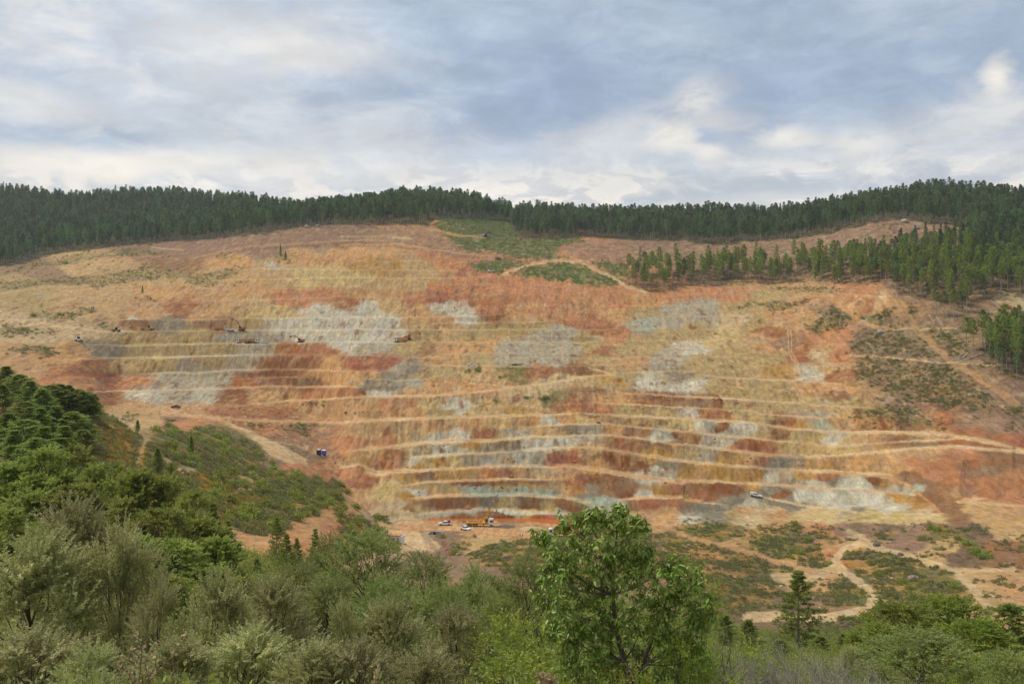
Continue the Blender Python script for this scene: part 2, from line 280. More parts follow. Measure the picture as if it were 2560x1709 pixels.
# lookups on the finished ground
def ground(u, v):
    """first point of the ground along the sight line through photograph pixel (u, v)"""
    j = int(np.argmin(np.abs(UC - u))); ok = np.where((VP[j] <= v) & (TY[j] > 12))[0]
    i = ok[0] if len(ok) else rows - 1
    if i > 0 and VP[j, i - 1] > v:
        t = (VP[j, i - 1] - v) / (VP[j, i - 1] - VP[j, i] + 1e-9)
    else: t = 1.0
    y = TY[j, i - 1] * (1 - t) + TY[j, i] * t; z = TZ[j, i - 1] * (1 - t) + TZ[j, i] * t
    return Vector(((u - CX) / FPX * y, y, z))
def height(x, y):
    u = CX + FPX * x / max(y, 1e-3); j = int(np.clip(np.searchsorted(UC, u), 1, NU - 1))
    t = float(np.clip((u - UC[j - 1]) / (UC[j] - UC[j - 1]), 0, 1))
    return float(np.interp(y, TY[j - 1], TZ[j - 1]) * (1 - t) + np.interp(y, TY[j], TZ[j]) * t)
def at(u, d):
    x = (u - CX) / FPX * d; return Vector((x, d, height(x, d)))
# ------------------------------------------------------------------ ground colour: what each soil and rock is, surveyed over the site
GAIN = 1.2
PAL = {'t': (196, 158, 108), 'p': (202, 172, 128), 'o': (203, 150, 97), 's': (196, 130, 89), 'r': (160, 99, 64), 'd': (130, 78, 46), 'x': (158, 90, 64), 'g': (172, 160, 135),
       'w': (203, 192, 166), 'k': (132, 122, 102), 'l': (178, 150, 100), 'c': (184, 138, 74), 'y': (204, 174, 116), 'e': (162, 166, 142), 'b': (142, 100, 68), 'h': (146, 112, 90),
       'v': (94, 104, 54), 'u': (116, 108, 60), 'R': (218, 182, 134), 'O': (206, 156, 108), 'n': (112, 92, 70), 'G': (104, 116, 58), 'F': (70, 74, 46), 'a': (176, 130, 48), 'm': (138, 112, 88), 'W': (214, 208, 192), 'q': (195, 148, 101)}
def _soil(c):
    c = np.array(lin(c)) / GAIN * np.array([0.975, 1.0, 0.985]); l = c @ np.array([.21, .72, .07]); return l + (c - l) * 1.0
PAL = {k: _soil(c) for k, c in PAL.items()}
ANCH = {
 'A': "300,650,h 500,600,t 700,590,t 1200,600,b 950,480,h 1500,470,h 2000,400,h 2200,450,h 1800,520,h 1600,590,o 150,750,l 700,800,t 200,880,l 500,860,t 1100,700,t 1100,800,o 1500,700,t 1500,800,q 1850,690,t 2100,700,y 2100,560,o 2300,560,o 1900,600,t 2250,660,y 1000,930,q 1400,930,q 1250,900,r 1700,790,o 1700,860,t 2000,850,s 2200,830,s 1900,930,y 2200,930,w 600,950,t 300,1050,p 100,980,p 600,1040,p 900,1090,l 1300,1090,l 1150,1020,k 950,1030,b 1500,1010,b 1700,1010,l 1900,1010,w 2200,1010,w 1600,1110,g 1800,1090,g 2100,1090,w 1000,1180,l 700,1200,k 500,1230,o 1500,1180,l 1750,1190,g 600,1300,r 850,1310,t 1100,1290,y 1400,1280,l 1300,1310,g 1650,1280,g 2000,1190,r 2200,1200,r 1900,1300,d 2100,1280,d 2280,1280,o 900,1410,s 600,1410,s 700,1390,x 1200,1390,g 1450,1390,g 1700,1400,r 2200,1360,o 1850,1410,b 2100,1410,d 2200,1500,s 1900,1520,q 700,1510,r 1000,1500,w 1250,1510,g 1400,1500,w 1600,1500,d 1800,1500,o 100,1250,q",
 'B': "300,520,o 100,560,o 150,610,c 350,600,c 500,600,t 250,760,t 100,720,y 500,740,t 650,540,s 760,600,s 600,655,t 750,650,o 850,650,x 700,760,s 900,720,s 950,800,r 700,810,x 500,840,s 300,800,q 150,800,q 50,860,r 1100,780,s 1300,700,s 1300,780,s 1500,760,s 1500,850,s 1700,850,o 1600,900,q 1150,850,r 1000,880,r 1250,900,q 1850,780,s 1700,790,s 1900,880,s 2100,860,o 2250,820,s 1900,930,o 2100,930,l 2280,920,g 200,900,w 350,890,t 150,1010,w 350,1000,w 480,990,t 700,905,w 850,920,w 550,930,o 1000,930,r 1050,970,d 850,985,w 700,985,q 1250,960,q 1650,990,x 1550,960,s 750,1025,t 1000,1020,l 1300,1020,l 600,1080,l 900,1090,l 1000,1160,o 1200,1070,l 1500,1060,g 1300,1120,g 1300,1180,g 1150,1180,g 1600,1180,g 1700,1110,l 1850,1060,r 1920,1100,s 1700,1180,l 2000,1120,l 2250,1080,l 2000,1200,l 1750,1200,r 2100,1020,e 2250,1020,g 600,1170,b 500,1160,l 700,1160,q 850,1170,o 200,1170,g 50,1160,w 200,1120,w 300,1090,w 150,1080,w 900,1250,l 700,1255,o 1200,1250,g 1450,1260,g 1750,1250,l 2000,1260,q 2250,1270,g 150,1280,x 300,1270,x 50,1400,o 200,1360,o 400,1310,g 500,1310,k 350,1350,k 300,1420,k 200,1420,k 450,1420,g 600,1330,l 700,1330,l 1000,1350,t 1400,1340,r 1650,1320,d 1500,1380,p 1200,1340,u 1000,1430,o 700,1430,o 1700,1420,t 1850,1400,c 1950,1370,l 2120,1390,w 2200,1370,g 2300,1350,k 1300,1490,p 500,1480,q 250,1480,w 100,1480,r 1700,1440,b",
 'C': "150,870,g 150,950,g 400,900,l 100,800,s 350,810,s 600,800,l 500,1000,l 400,970,p 700,960,o 900,960,q 800,870,q 1000,800,q 1150,790,s 600,1060,r 700,1000,q 300,1080,y 200,1140,y 150,1170,w 100,1060,l 300,1180,l 550,1110,q 620,1180,o 700,1160,h 500,1250,l 250,1240,l 650,1230,l 1050,1100,s 950,1200,t 920,1220,p 1100,1220,s 850,1180,r 1000,1330,t 900,1350,w 1080,1370,r 830,1230,x 100,1300,l 400,1330,l 700,1330,c 50,1420,w 300,1420,l 500,1430,l 700,1460,l 900,1440,o 1050,1500,b 1150,1440,o 1170,880,o 1230,860,s 1280,870,s 1340,870,p 1450,880,o 1000,930,m 1500,890,o 1000,420,h 1300,390,h 1600,330,h 1800,370,h 500,470,h 200,470,h 700,470,h 700,640,n 300,690,n 1200,640,n 500,740,q 800,740,q 1700,800,m 2000,800,m 2100,880,m 2250,860,p 1900,930,m 2200,1000,m 1600,830,h 1300,1130,m 1500,1180,m 2000,1250,n 2150,1400,h 2250,1500,h 1800,1100,u",
 'D': "1250,440,q 900,440,q 1100,475,O 1500,480,r 1300,490,q 2200,450,q 1950,420,o 1900,490,r 2200,510,q 1700,510,r 1850,590,s 2000,640,m 2200,620,m 900,510,t 850,560,p 1000,540,t 1250,580,s 1200,530,h 2200,870,s 2080,900,s 2250,960,s 2100,790,m 1750,830,m 1200,700,v 1400,650,v 1600,700,v 700,700,u 800,800,a 750,600,u 500,900,v 100,1000,v 1200,850,u 1500,1000,u 1450,1010,a 1600,1100,v 1900,1050,v 2200,1100,v 2250,1270,s 2150,1250,s 1700,1450,s",
 'E': "200,450,q 60,470,q 100,620,q 200,640,q 100,700,s 300,690,s 200,760,q 400,790,r 100,830,q 330,440,s 480,440,s 600,440,y 900,480,y 820,460,w 1000,440,t 1300,440,t 1250,490,c 700,500,l 500,510,o 900,580,q 1100,560,t 1300,560,o 500,620,t 600,600,q 700,680,w 800,670,w 480,690,t 700,740,w 550,760,y 900,710,c 1000,650,r 1100,670,l 1200,640,g 1020,740,g 1150,720,k 1350,700,w 1500,690,w 1600,620,k 1700,610,g 1450,560,w 1500,620,t 1640,540,y 1550,540,o 1400,640,t 250,880,q 330,850,s 60,900,s 150,960,x 330,1000,y 300,1080,y 200,1120,q 120,1060,q 380,1120,p 450,1180,p 300,1180,p 430,830,q 500,830,w 600,840,y 660,820,c 760,820,y 560,860,c 900,820,k 1000,820,g 1120,820,g 1250,810,w 1350,820,g 1500,810,x 1580,830,x 1650,790,q 1700,850,o 480,960,c 600,940,b 700,930,c 850,910,c 1000,900,s 1120,910,r 1250,900,q 1400,910,p 1480,920,q 1100,968,d 900,968,d 1300,968,b 540,1040,w 560,1000,l 640,1030,t 760,1020,l 900,1010,e 900,1035,e 1100,1000,l 1050,1038,e 1300,1000,l 1250,1040,e 1400,1030,e 1450,1000,l 480,1060,c 600,1120,b 720,1130,x 850,1130,b 550,1150,l 800,1090,b 1020,1100,k 1160,1120,l 1300,1120,b 1270,1070,m 1400,1130,l 1500,1130,d 1580,1150,d 500,1150,b 700,1180,g 900,1160,g 800,1200,b 1000,1195,b 1180,1165,w 1300,1175,y 1450,1170,y 1500,1160,e 1100,1200,d 1400,1200,x 1600,1180,b 1560,1000,q 1640,1020,c 1600,980,r 1750,960,d 1720,1000,k 1850,1020,b 1950,1040,d 1700,1060,k 1800,1100,e 1900,1130,w 1750,1140,e 1680,1130,u 2080,1050,w 2180,1020,c 2280,1020,r 2100,1110,x 2250,1110,r 2000,1130,b 2250,1170,q 2050,1200,q 1800,1170,w 1720,760,t 1850,780,d 1950,800,d 2050,850,d 1900,750,r 2100,820,c 2200,900,w 2250,860,k 2140,920,w 1800,690,q 1900,700,r 2000,690,d 2050,730,b 2250,720,b 2150,760,c 1850,610,q 2050,620,b 2200,660,w 2250,620,e 2300,640,d 2000,560,l 2200,560,l 2280,580,y 1900,530,t 1740,470,x 1720,500,d 1800,470,s 1950,480,l 2200,490,l 2200,410,d 2080,410,r 1900,410,o 1550,440,r 1450,410,u 1000,1250,O 700,1250,q 1300,1260,q 1450,1290,q 500,1290,O 1000,1290,O 1200,1310,O 1400,1300,O 1200,1250,m 1000,1370,t 900,1400,t 1100,1350,t 700,1350,m 450,1330,R 550,1360,R 700,1450,m 2000,1240,b 2200,1240,q",
 'F': "200,420,d 100,430,b 350,430,l 600,430,l 900,440,l 1100,440,l 100,500,w 230,520,r 400,500,l 550,540,l 150,490,r 700,560,d 850,575,c 960,580,e 900,510,g 1100,560,o 60,590,y 160,590,w 270,600,d 180,590,e 450,610,w 350,640,g 550,640,l 680,635,d 800,650,l 900,670,l 1060,680,w 1120,690,y 1250,670,q 80,670,b 200,680,g 320,690,w 450,710,r 600,740,r 400,730,x 750,740,l 900,760,l 1050,750,y 80,780,l 180,790,g 330,800,c 480,800,q 560,820,r 650,840,k 780,830,k 900,850,c 1050,870,c 1300,890,c 1200,850,o 1100,820,q 1400,860,q 60,900,c 130,920,q 250,910,c 400,910,c 530,920,d 620,930,w 700,930,g 730,950,k 850,930,c 830,980,g 1000,930,r 950,970,w 1070,960,k 1180,970,w 1260,990,w 1330,970,d 1420,970,c 1500,1010,g 1560,1030,e 30,1030,b 150,1050,r 250,1020,d 380,1010,d 480,1000,c 600,1030,k 560,1060,k 680,1060,d 730,1080,k 830,1060,w 900,1060,g 1000,1070,w 1150,1080,g 1250,1070,w 1350,1080,w 1450,1080,c 1550,1090,c 1520,1120,w 1600,1120,c 1650,1090,r 400,1080,k 480,1100,w 520,1080,g 330,1080,k 120,1140,k 220,1150,k 60,1140,b 300,1170,k 350,1180,l 100,1210,w 180,1220,k 450,1170,q 600,1160,p 800,1130,k 700,1110,k 650,1200,q 900,1170,p 1100,1170,w 1150,1180,k 1300,1210,y 1500,1210,y 1000,1200,p 1450,1170,w 1700,1200,R 1500,1240,p 500,1230,p 700,1240,q 1300,1300,h 1100,1300,h 1500,1310,m 1650,1300,h 1200,1300,n 1450,1280,n 1000,820,o 1500,770,q 1700,780,q 1600,850,s 1500,860,q 1700,900,s 1600,930,b 1800,900,s 2000,850,r 1900,800,s 2200,800,b 2100,900,m 2200,950,s 2000,1000,s 2250,1050,s 2100,1060,s 1950,1060,q 1750,1030,b 1800,1100,b 1850,1160,b 1900,1200,b 2100,1200,t 2250,1250,t 2150,1300,t 2000,1170,t 2040,1310,n 2250,1400,b 2150,1430,b 2250,1340,t 1700,650,q 1500,650,b 1900,690,r 1650,680,m 2000,640,r 2200,690,r 2300,700,x 1600,600,b 1400,590,r 1800,560,r 2000,560,h 2200,600,h 1700,470,r 1600,480,h 2100,470,h",
 'G': "300,500,u 100,500,u 700,570,u 600,520,o 850,560,h 1000,520,s 150,750,s 450,750,n 500,870,n 300,900,n 900,780,t 850,850,t 950,880,q 1100,660,s 1050,600,q 1200,700,s 1200,600,t 1400,700,u 1500,780,u 1350,770,q 1350,870,t 1250,850,v 1700,830,u 1700,700,t 1800,620,t 1900,700,n 2000,650,n 2200,850,q 2250,950,q 2100,950,t 2050,830,t 2200,620,b 2250,700,b 1600,900,u 1800,920,v 1000,990,h 700,1000,n 1100,950,v 400,1080,n 900,1200,n 1600,600,h 1500,540,h 1700,560,u",
 'J': "600,1500,v 100,1300,v 5000,1400,v 5600,1400,v 6200,1400,v 1400,900,v 1650,600,q 1720,700,q 2150,460,q 2300,420,q",
 'K': "1200,800,h 1100,600,v 1300,650,v 1500,1300,v 200,1400,v 2200,900,h 2250,700,q"}
au, av, ac = [], [], []
for tg, s in ANCH.items():
    for e in s.split():
        x, y, c = e.split(','); (u, v), = sh(tg, [(float(x), float(y))]); au.append(u); av.append(v); ac.append(PAL[c])
f4 = np.float32; au = np.array(au, f4); av = np.array(av, f4); ac = np.array(ac) * 0.88 + 0.12 * PAL['t']
WU = U0 + 20 * fbm(TX / 13, TY / 13, 4, 61) + 15 * fbm(TX / 3.6, TY / 9, 4, 67); WV = V0 + 10 * fbm(TX / 13, TY / 13, 4, 71) + 8 * fbm(TX / 2.2, TY / 9, 4, 77)
WU = WU.astype(f4); WV = WV.astype(f4); ac = ac.astype(f4)
BASE = np.zeros((NU, rows, 3), np.float32)
inband = (UC > -320) & (UC < 2880)
ANIS = f4(2.5)
for j in range(NU):
    if not inband[j] and j % 6: 
        BASE[j] = BASE[j - 1]; continue
    wu = WU[j]; wv = WV[j]
    near = np.abs(au - np.clip(UC[j], 0, 2560)) < 250
    du = (np.clip(wu, 0, 2560)[:, None] - au[None, near]); dv = (wv[:, None] - av[None, near]) * ANIS
    w = du * du + dv * dv + f4(20.0); w *= w; w = f4(1e12) / (w * w) * np.clip(1.3 - np.abs(du) / 250, 0, 1)
    BASE[j] = (w @ ac[near]) / w.sum(1)[:, None]
COLR = BASE
def tone(mask, key, amt=1.0):
    c = np.nonzero(mask.any(1))[0]
    if len(c) == 0: return
    a, b = c[0], c[-1] + 1; m = np.clip(mask[a:b] * amt, 0, 1).astype(np.float32)[..., None]; COLR[a:b] += (PAL[key].astype(np.float32) - COLR[a:b]) * m
def soft_poly(pts, soft=3.0, warp=1.0, far=0):
    """0..1 inside a surveyed outline, with an uneven edge"""
    us = [p[0] for p in pts]; vs = [p[1] for p in pts]; m = np.zeros(U0.shape)
    j0 = np.searchsorted(UC, min(us) - 25); j1 = np.searchsorted(UC, max(us) + 25)
    uu = U0[j0:j1] + warp * (WU[j0:j1] - U0[j0:j1]) * 0.6; vv = V0[j0:j1] + warp * (WV[j0:j1] - V0[j0:j1]) * 0.6
    s = 0
    for du, dv in ((0, 0), (soft, 0), (-soft, 0), (0, soft), (0, -soft)): s = s + inpoly(uu + du, vv + dv, pts)
    m[j0:j1] = s / 5.0 * (TY[j0:j1] > far)
    return m
def path_mask(pts, w, warp=0.15, far=100):
    m = np.zeros(U0.shape)
    us = [p[0] for p in pts]; j0 = np.searchsorted(UC, min(us) - w * 3); j1 = np.searchsorted(UC, max(us) + w * 3)
    uu = U0[j0:j1] + warp * (WU[j0:j1] - U0[j0:j1]); vv = V0[j0:j1] + warp * (WV[j0:j1] - V0[j0:j1])
    best = np.full(uu.shape, 1e9)
    for (x1, y1), (x2, y2) in zip(pts[:-1], pts[1:]):
        dx, dy = x2 - x1, y2 - y1; t = np.clip(((uu - x1) * dx + (vv - y1) * dy) / (dx * dx + dy * dy + 1e-9), 0, 1)
        best = np.minimum(best, (uu - x1 - t * dx) ** 2 + ((vv - y1 - t * dy) * 1.0) ** 2)
    m[j0:j1] = sstep(w * 1.25, w * 0.75, np.sqrt(best)) * (TY[j0:j1] > far)
    return m
tone(soft_poly(sh('B', [(640, 560), (900, 600), (1100, 690), (1500, 710), (1950, 765), (1900, 830), (1600, 930), (1250, 960), (900, 930), (760, 850)]), 6, 2.0), 's', 0.35)
tone(soft_poly(sh('F', [(1980, 1135), (2349, 1140), (2700, 1150), (2700, 1300), (2349, 1285), (2060, 1280)]), 4, 1.0), 'q', 0.5)
tone(soft_poly(sh('F', [(1600, 800), (1900, 760), (2100, 830), (2349, 800), (2349, 1100), (1940, 1100), (1850, 1000), (1700, 960)]), 6, 1.5), 'b', 0.4)
# pale dust on every bench flat
flatm = np.clip(FLAT, 0, 1) * (TY > 380) * (TY < 1000)
lower = sstep(880, 1000, V0)
tone(flatm * (0.75 + 0.4 * fbm(TX / 25, TY / 25, 3, 81)) * (0.22 + 0.78 * lower) * (0.4 + 0.95 * sstep(-0.25, 0.25, fbm(TX / 30, TY / 12, 3, 83))), 'R', 0.85)
tone(flatm * lower * sstep(-0.05, 0.3, fbm(TX / 30, TY / 30, 2, 85)), 'O', 0.6)
VEG = np.zeros(U0.shape)                                     # where low plants grow, and how thickly
MEADOW = [sh('B', q) for q in ([(690, 260), (900, 250), (1150, 270), (1200, 340), (1220, 430), (1640, 410), (1690, 430), (1560, 470), (1500, 500), (1450, 540), (1600, 560), (1380, 570), (1150, 550), (1000, 520), (850, 520), (720, 420), (640, 340)],
          [(860, 590), (1000, 560), (1180, 570), (1300, 590), (1250, 610), (1120, 650), (1080, 670), (950, 630)], [(1700, 580), (1950, 590), (1990, 700), (1850, 660)])]
BRIGHT = [sh('B', q) for q in ([(1140, 680), (1300, 620), (1450, 585), (1600, 590), (1740, 650), (1670, 755), (1500, 710), (1300, 690)], [(1700, 680), (1800, 650), (1900, 710), (1930, 745), (1800, 755), (1690, 740)])]
SCRUB = ([sh('A', q) for q in ([(0, 640), (120, 620), (500, 540), (1000, 480), (1130, 540), (700, 560), (200, 640), (0, 680)], [(0, 720), (300, 710), (600, 680), (850, 640), (1020, 600), (1200, 640), (1300, 680), (1400, 650), (1460, 680), (1520, 640), (1740, 610), (1600, 670), (1420, 740), (1300, 740), (1200, 690), (900, 720), (700, 750), (400, 750), (100, 790), (0, 790)],
          [(200, 940), (400, 950), (640, 890), (640, 930), (480, 980), (220, 970)], [(0, 1020), (150, 1020), (280, 1060), (430, 1070), (200, 1090), (0, 1090)], [(0, 1220), (140, 1160), (340, 1150), (390, 1220), (300, 1240), (200, 1190), (60, 1220)], [(640, 1010), (750, 1010), (720, 1055), (660, 1050)], [(1860, 570), (1920, 540), (2060, 535), (1980, 560), (1900, 575)], [(880, 800), (960, 840), (1050, 840), (1040, 862), (960, 860)], [(1440, 530), (1600, 510), (1580, 560), (1450, 560)])]
        + [sh('C', q) for q in ([(530, 850), (620, 860), (880, 850), (890, 890), (700, 920), (530, 900)], [(310, 920), (500, 855), (480, 890), (340, 925)], [(630, 760), (900, 755), (1150, 770), (950, 800), (700, 790)], [(870, 1060), (950, 950), (1080, 900), (1180, 980), (1150, 1040), (950, 1080)], [(1190, 940), (1430, 920), (1520, 1000), (1470, 1040), (1300, 1010)], [(1180, 1070), (1450, 1050), (1650, 1150), (1790, 1240), (1500, 1230), (1160, 1220)],
          [(1170, 1240), (1500, 1260), (1850, 1280), (1990, 1400), (2100, 1480), (2150, 1600), (1900, 1590), (1600, 1530), (1300, 1430), (1200, 1380)], [(1670, 1050), (1900, 1040), (2000, 1200), (1830, 1230), (1750, 1130)], [(1350, 340), (1500, 340), (1480, 390), (1400, 400)], [(1500, 900), (1600, 860), (1600, 1000), (1530, 960)])]
        + [sh('F', q) for q in ([(1230, 470), (1500, 430), (1700, 520), (1850, 560), (1600, 570), (1300, 540)], [(2200, 460), (2349, 440), (2349, 560), (2260, 540)])]
        + [sh('E', q) for q in ([(850, 200), (960, 185), (980, 225), (860, 230)], [(1060, 245), (1130, 250), (1110, 275)], [(1020, 400), (1120, 380), (1060, 415)], [(1230, 390), (1310, 405), (1290, 420)], [(1360, 400), (1440, 370), (1450, 430), (1370, 440)], [(1100, 185), (1240, 190), (1160, 215)])]
        + [sh('D', q) for q in ([(2000, 450), (2180, 405), (2220, 430), (2080, 460)], [(1880, 590), (2150, 565), (2120, 650), (1980, 625)], [(1660, 560), (1860, 570), (1850, 600), (1700, 600)], [(1600, 480), (1780, 480), (1700, 510)], [(840, 530), (940, 515), (920, 560), (850, 560)])])
GREEN_D = [sh('D', q) for q in ([(1020, 620), (1080, 610), (1180, 540), (1180, 600), (1480, 600), (1560, 640), (1700, 690), (1830, 790), (1760, 850), (1560, 800), (1300, 720), (1120, 660)], [(1000, 690), (1500, 800), (1980, 900), (2349, 980), (2349, 1150), (2349, 1180), (2250, 1170), (2050, 1230), (1850, 1300), (1650, 1330), (1500, 1200), (1300, 1100), (1000, 950)])]
LEFT_D = [sh('D', [(0, 200), (400, 330), (640, 470), (760, 520), (860, 580), (960, 650), (960, 720), (900, 860), (940, 1000), (0, 1300)])]
LOW_G = [sh('G', q) for q in ([(0, 450), (330, 470), (470, 560), (300, 590), (100, 560), (0, 520)], [(480, 500), (780, 450), (880, 540), (960, 650), (1000, 700), (1040, 760), (1000, 790), (850, 760), (600, 660), (480, 620)], [(900, 530), (980, 500), (1060, 540), (1060, 620), (960, 580)], [(1330, 520), (1480, 510), (1480, 570), (1360, 580)], [(1680, 490), (1800, 490), (2000, 600), (2120, 690), (2090, 720), (1900, 600)], [(1150, 640), (1240, 640), (1660, 720), (1600, 790), (1700, 900), (1900, 880), (1960, 960), (2000, 1010), (1400, 990), (1300, 880), (1120, 700)],
          [(0, 560), (120, 590), (300, 640), (480, 670), (720, 760), (780, 800), (640, 820), (700, 900), (500, 1080), (0, 1080)], [(960, 940), (1080, 850), (1180, 830), (1260, 930), (1260, 1020), (1000, 1060), (950, 1000)], [(900, 1120), (1200, 1100), (1340, 1020), (1500, 1050), (1300, 1250), (1000, 1250)])]
LOW_K = [sh('K', q) for q in ([(860, 690), (1000, 620), (1150, 575), (1330, 560), (1500, 545), (1640, 480), (1750, 470), (2000, 480), (2349, 600), (2349, 820), (1500, 900), (1150, 800), (1000, 760)], [(760, 600), (900, 560), (860, 640), (770, 680)], [(210, 400), (330, 430), (330, 480), (230, 450)], [(100, 420), (300, 520), (420, 640), (0, 700), (0, 420)])]
for grp, key, a, dens in ((MEADOW, 'v', 1.2, .8), (BRIGHT, 'G', 1.25, 1.0), (SCRUB, 'u', .62, .75), (GREEN_D, 'u', .75, 1.0), (LEFT_D, 'u', .8, 1.0), (LOW_G, 'u', .55, .8), (LOW_K, 'u', .6, .9)):
    for q in grp:
        m = soft_poly(q, 5.0, 2.4); tone(m, key, a * 0.8); VEG = np.maximum(VEG, m * dens)
# the meadow is browner in places, the slopes carry yellow broom
tone(VEG * sstep(0.12, 0.42, fbm(TX / 26, TY / 26, 3, 91)), 'v', 0.55)
tone(VEG * sstep(0.10, 0.40, fbm(TX / 16, TY / 16, 3, 95)) * (V0 > 900), 'a', 0.5)
tone(VEG * sstep(0.05, 0.45, fbm(TX / 19, TY / 19, 4, 99)) * (V0 > 680), 'n', 0.5)
# the woods: needle floor
FOREST = [sh('P', [(-600, 690), (0, 664), (65, 655), (109, 641), (163, 630), (250, 621), (327, 611), (414, 605), (490, 600), (567, 594), (654, 584), (708, 573), (763, 566), (850, 562), (1070, 562), (1088, 549), (1110, 546), (1190, 547), (1271, 553), (1285, 578), (1300, 596), (1400, 598), (1450, 590), (1500, 595), (1600, 600), (1700, 601), (1777, 614), (1846, 606), (1920, 600), (1993, 596), (2066, 583), (2139, 566), (2227, 546), (2267, 549), (2330, 561), (2395, 562), (2425, 574), (2400, 600), (2410, 640), (2470, 690), (2480, 720), (2560, 735), (3200, 735), (3200, 380), (-600, 380)])]
GROVES = [(sh('C', [(-380, 690), (-330, 765), (-200, 790), (-60, 778), (100, 748), (500, 738), (900, 722), (1150, 748), (1320, 732), (1400, 690), (1420, 590), (1100, 590), (800, 600), (600, 610), (400, 635), (200, 645), (-120, 650), (-300, 655)]), 1.0, 'young'),
          (sh('C', [(1380, 760), (1500, 800), (1600, 830), (1850, 900), (1960, 950), (2000, 860), (2200, 820), (2349, 830), (2349, 560), (2000, 560), (1700, 560), (1500, 560), (1480, 640), (1380, 700)]), 1.0, 'mixed'),
          (sh('C', [(2040, 1160), (2100, 1290), (2200, 1370), (2349, 1400), (2349, 1100), (2100, 1130)]), 1.0, 'tall')]
fm = np.zeros(U0.shape)
for q in FOREST: fm = np.maximum(fm, soft_poly(q, 2.0, 0.5, 500))
tone(fm, 'F', 0.85); VEG = VEG * (1 - fm)
for q, a, _k in GROVES:
    m = soft_poly(q, 3.0, 1.0); tone(m, 'n', 0.55); VEG = np.maximum(VEG, m * 0.5)
# felled ground: rows of brash
CLEAR = [sh('C', q) for q in ([(0, 450), (400, 470), (800, 440), (1000, 400), (1440, 300), (1700, 345), (1980, 375), (1900, 450), (1500, 480), (1000, 540), (500, 540), (0, 540)], [(1560, 880), (2349, 900), (2349, 1500), (2000, 1350), (1850, 1240)])] + [sh('B', q) for q in ([(0, 340), (600, 345), (700, 420), (900, 520), (700, 540), (0, 480)], [(1520, 480), (1700, 435), (2349, 440), (2349, 520), (1950, 580), (1650, 560)])]
BROWN = [sh('A', [(1040, 455), (1500, 430), (1800, 400), (2349, 335), (2500, 335), (2500, 470), (2100, 480), (1700, 510), (1420, 560), (1100, 555)]), sh('B', [(-20, 335), (620, 343), (720, 430), (900, 520), (1160, 560), (1000, 580), (800, 560), (650, 520), (400, 485), (-20, 480)]), sh('B', [(1500, 490), (1700, 432), (2349, 440), (2500, 440), (2500, 560), (1950, 585), (1640, 565)])]
for q in BROWN + [CLEAR[0]]: tone(soft_poly(q, 5, 1.4) * (1 - fm), 'h', 0.72)
for q in CLEAR:
    m = soft_poly(q, 4, 1.0) * (1 - fm); st = fbm(TX / 16 + TY / 60, TY / 3.0, 3, 101)
    tone(m * sstep(0.0, 0.3, st), 'n', 0.5); tone(m * sstep(0.05, 0.35, -st), 'p', 0.25)
tone(soft_poly(sh('C', [(1480, 900), (1700, 880), (2349, 880), (2700, 1000), (2700, 1800), (2349, 1700), (1900, 1620), (1500, 1600), (1200, 1500), (1160, 1250), (1170, 1060), (1400, 1000)]), 8, 2.0), 'm', 0.5)
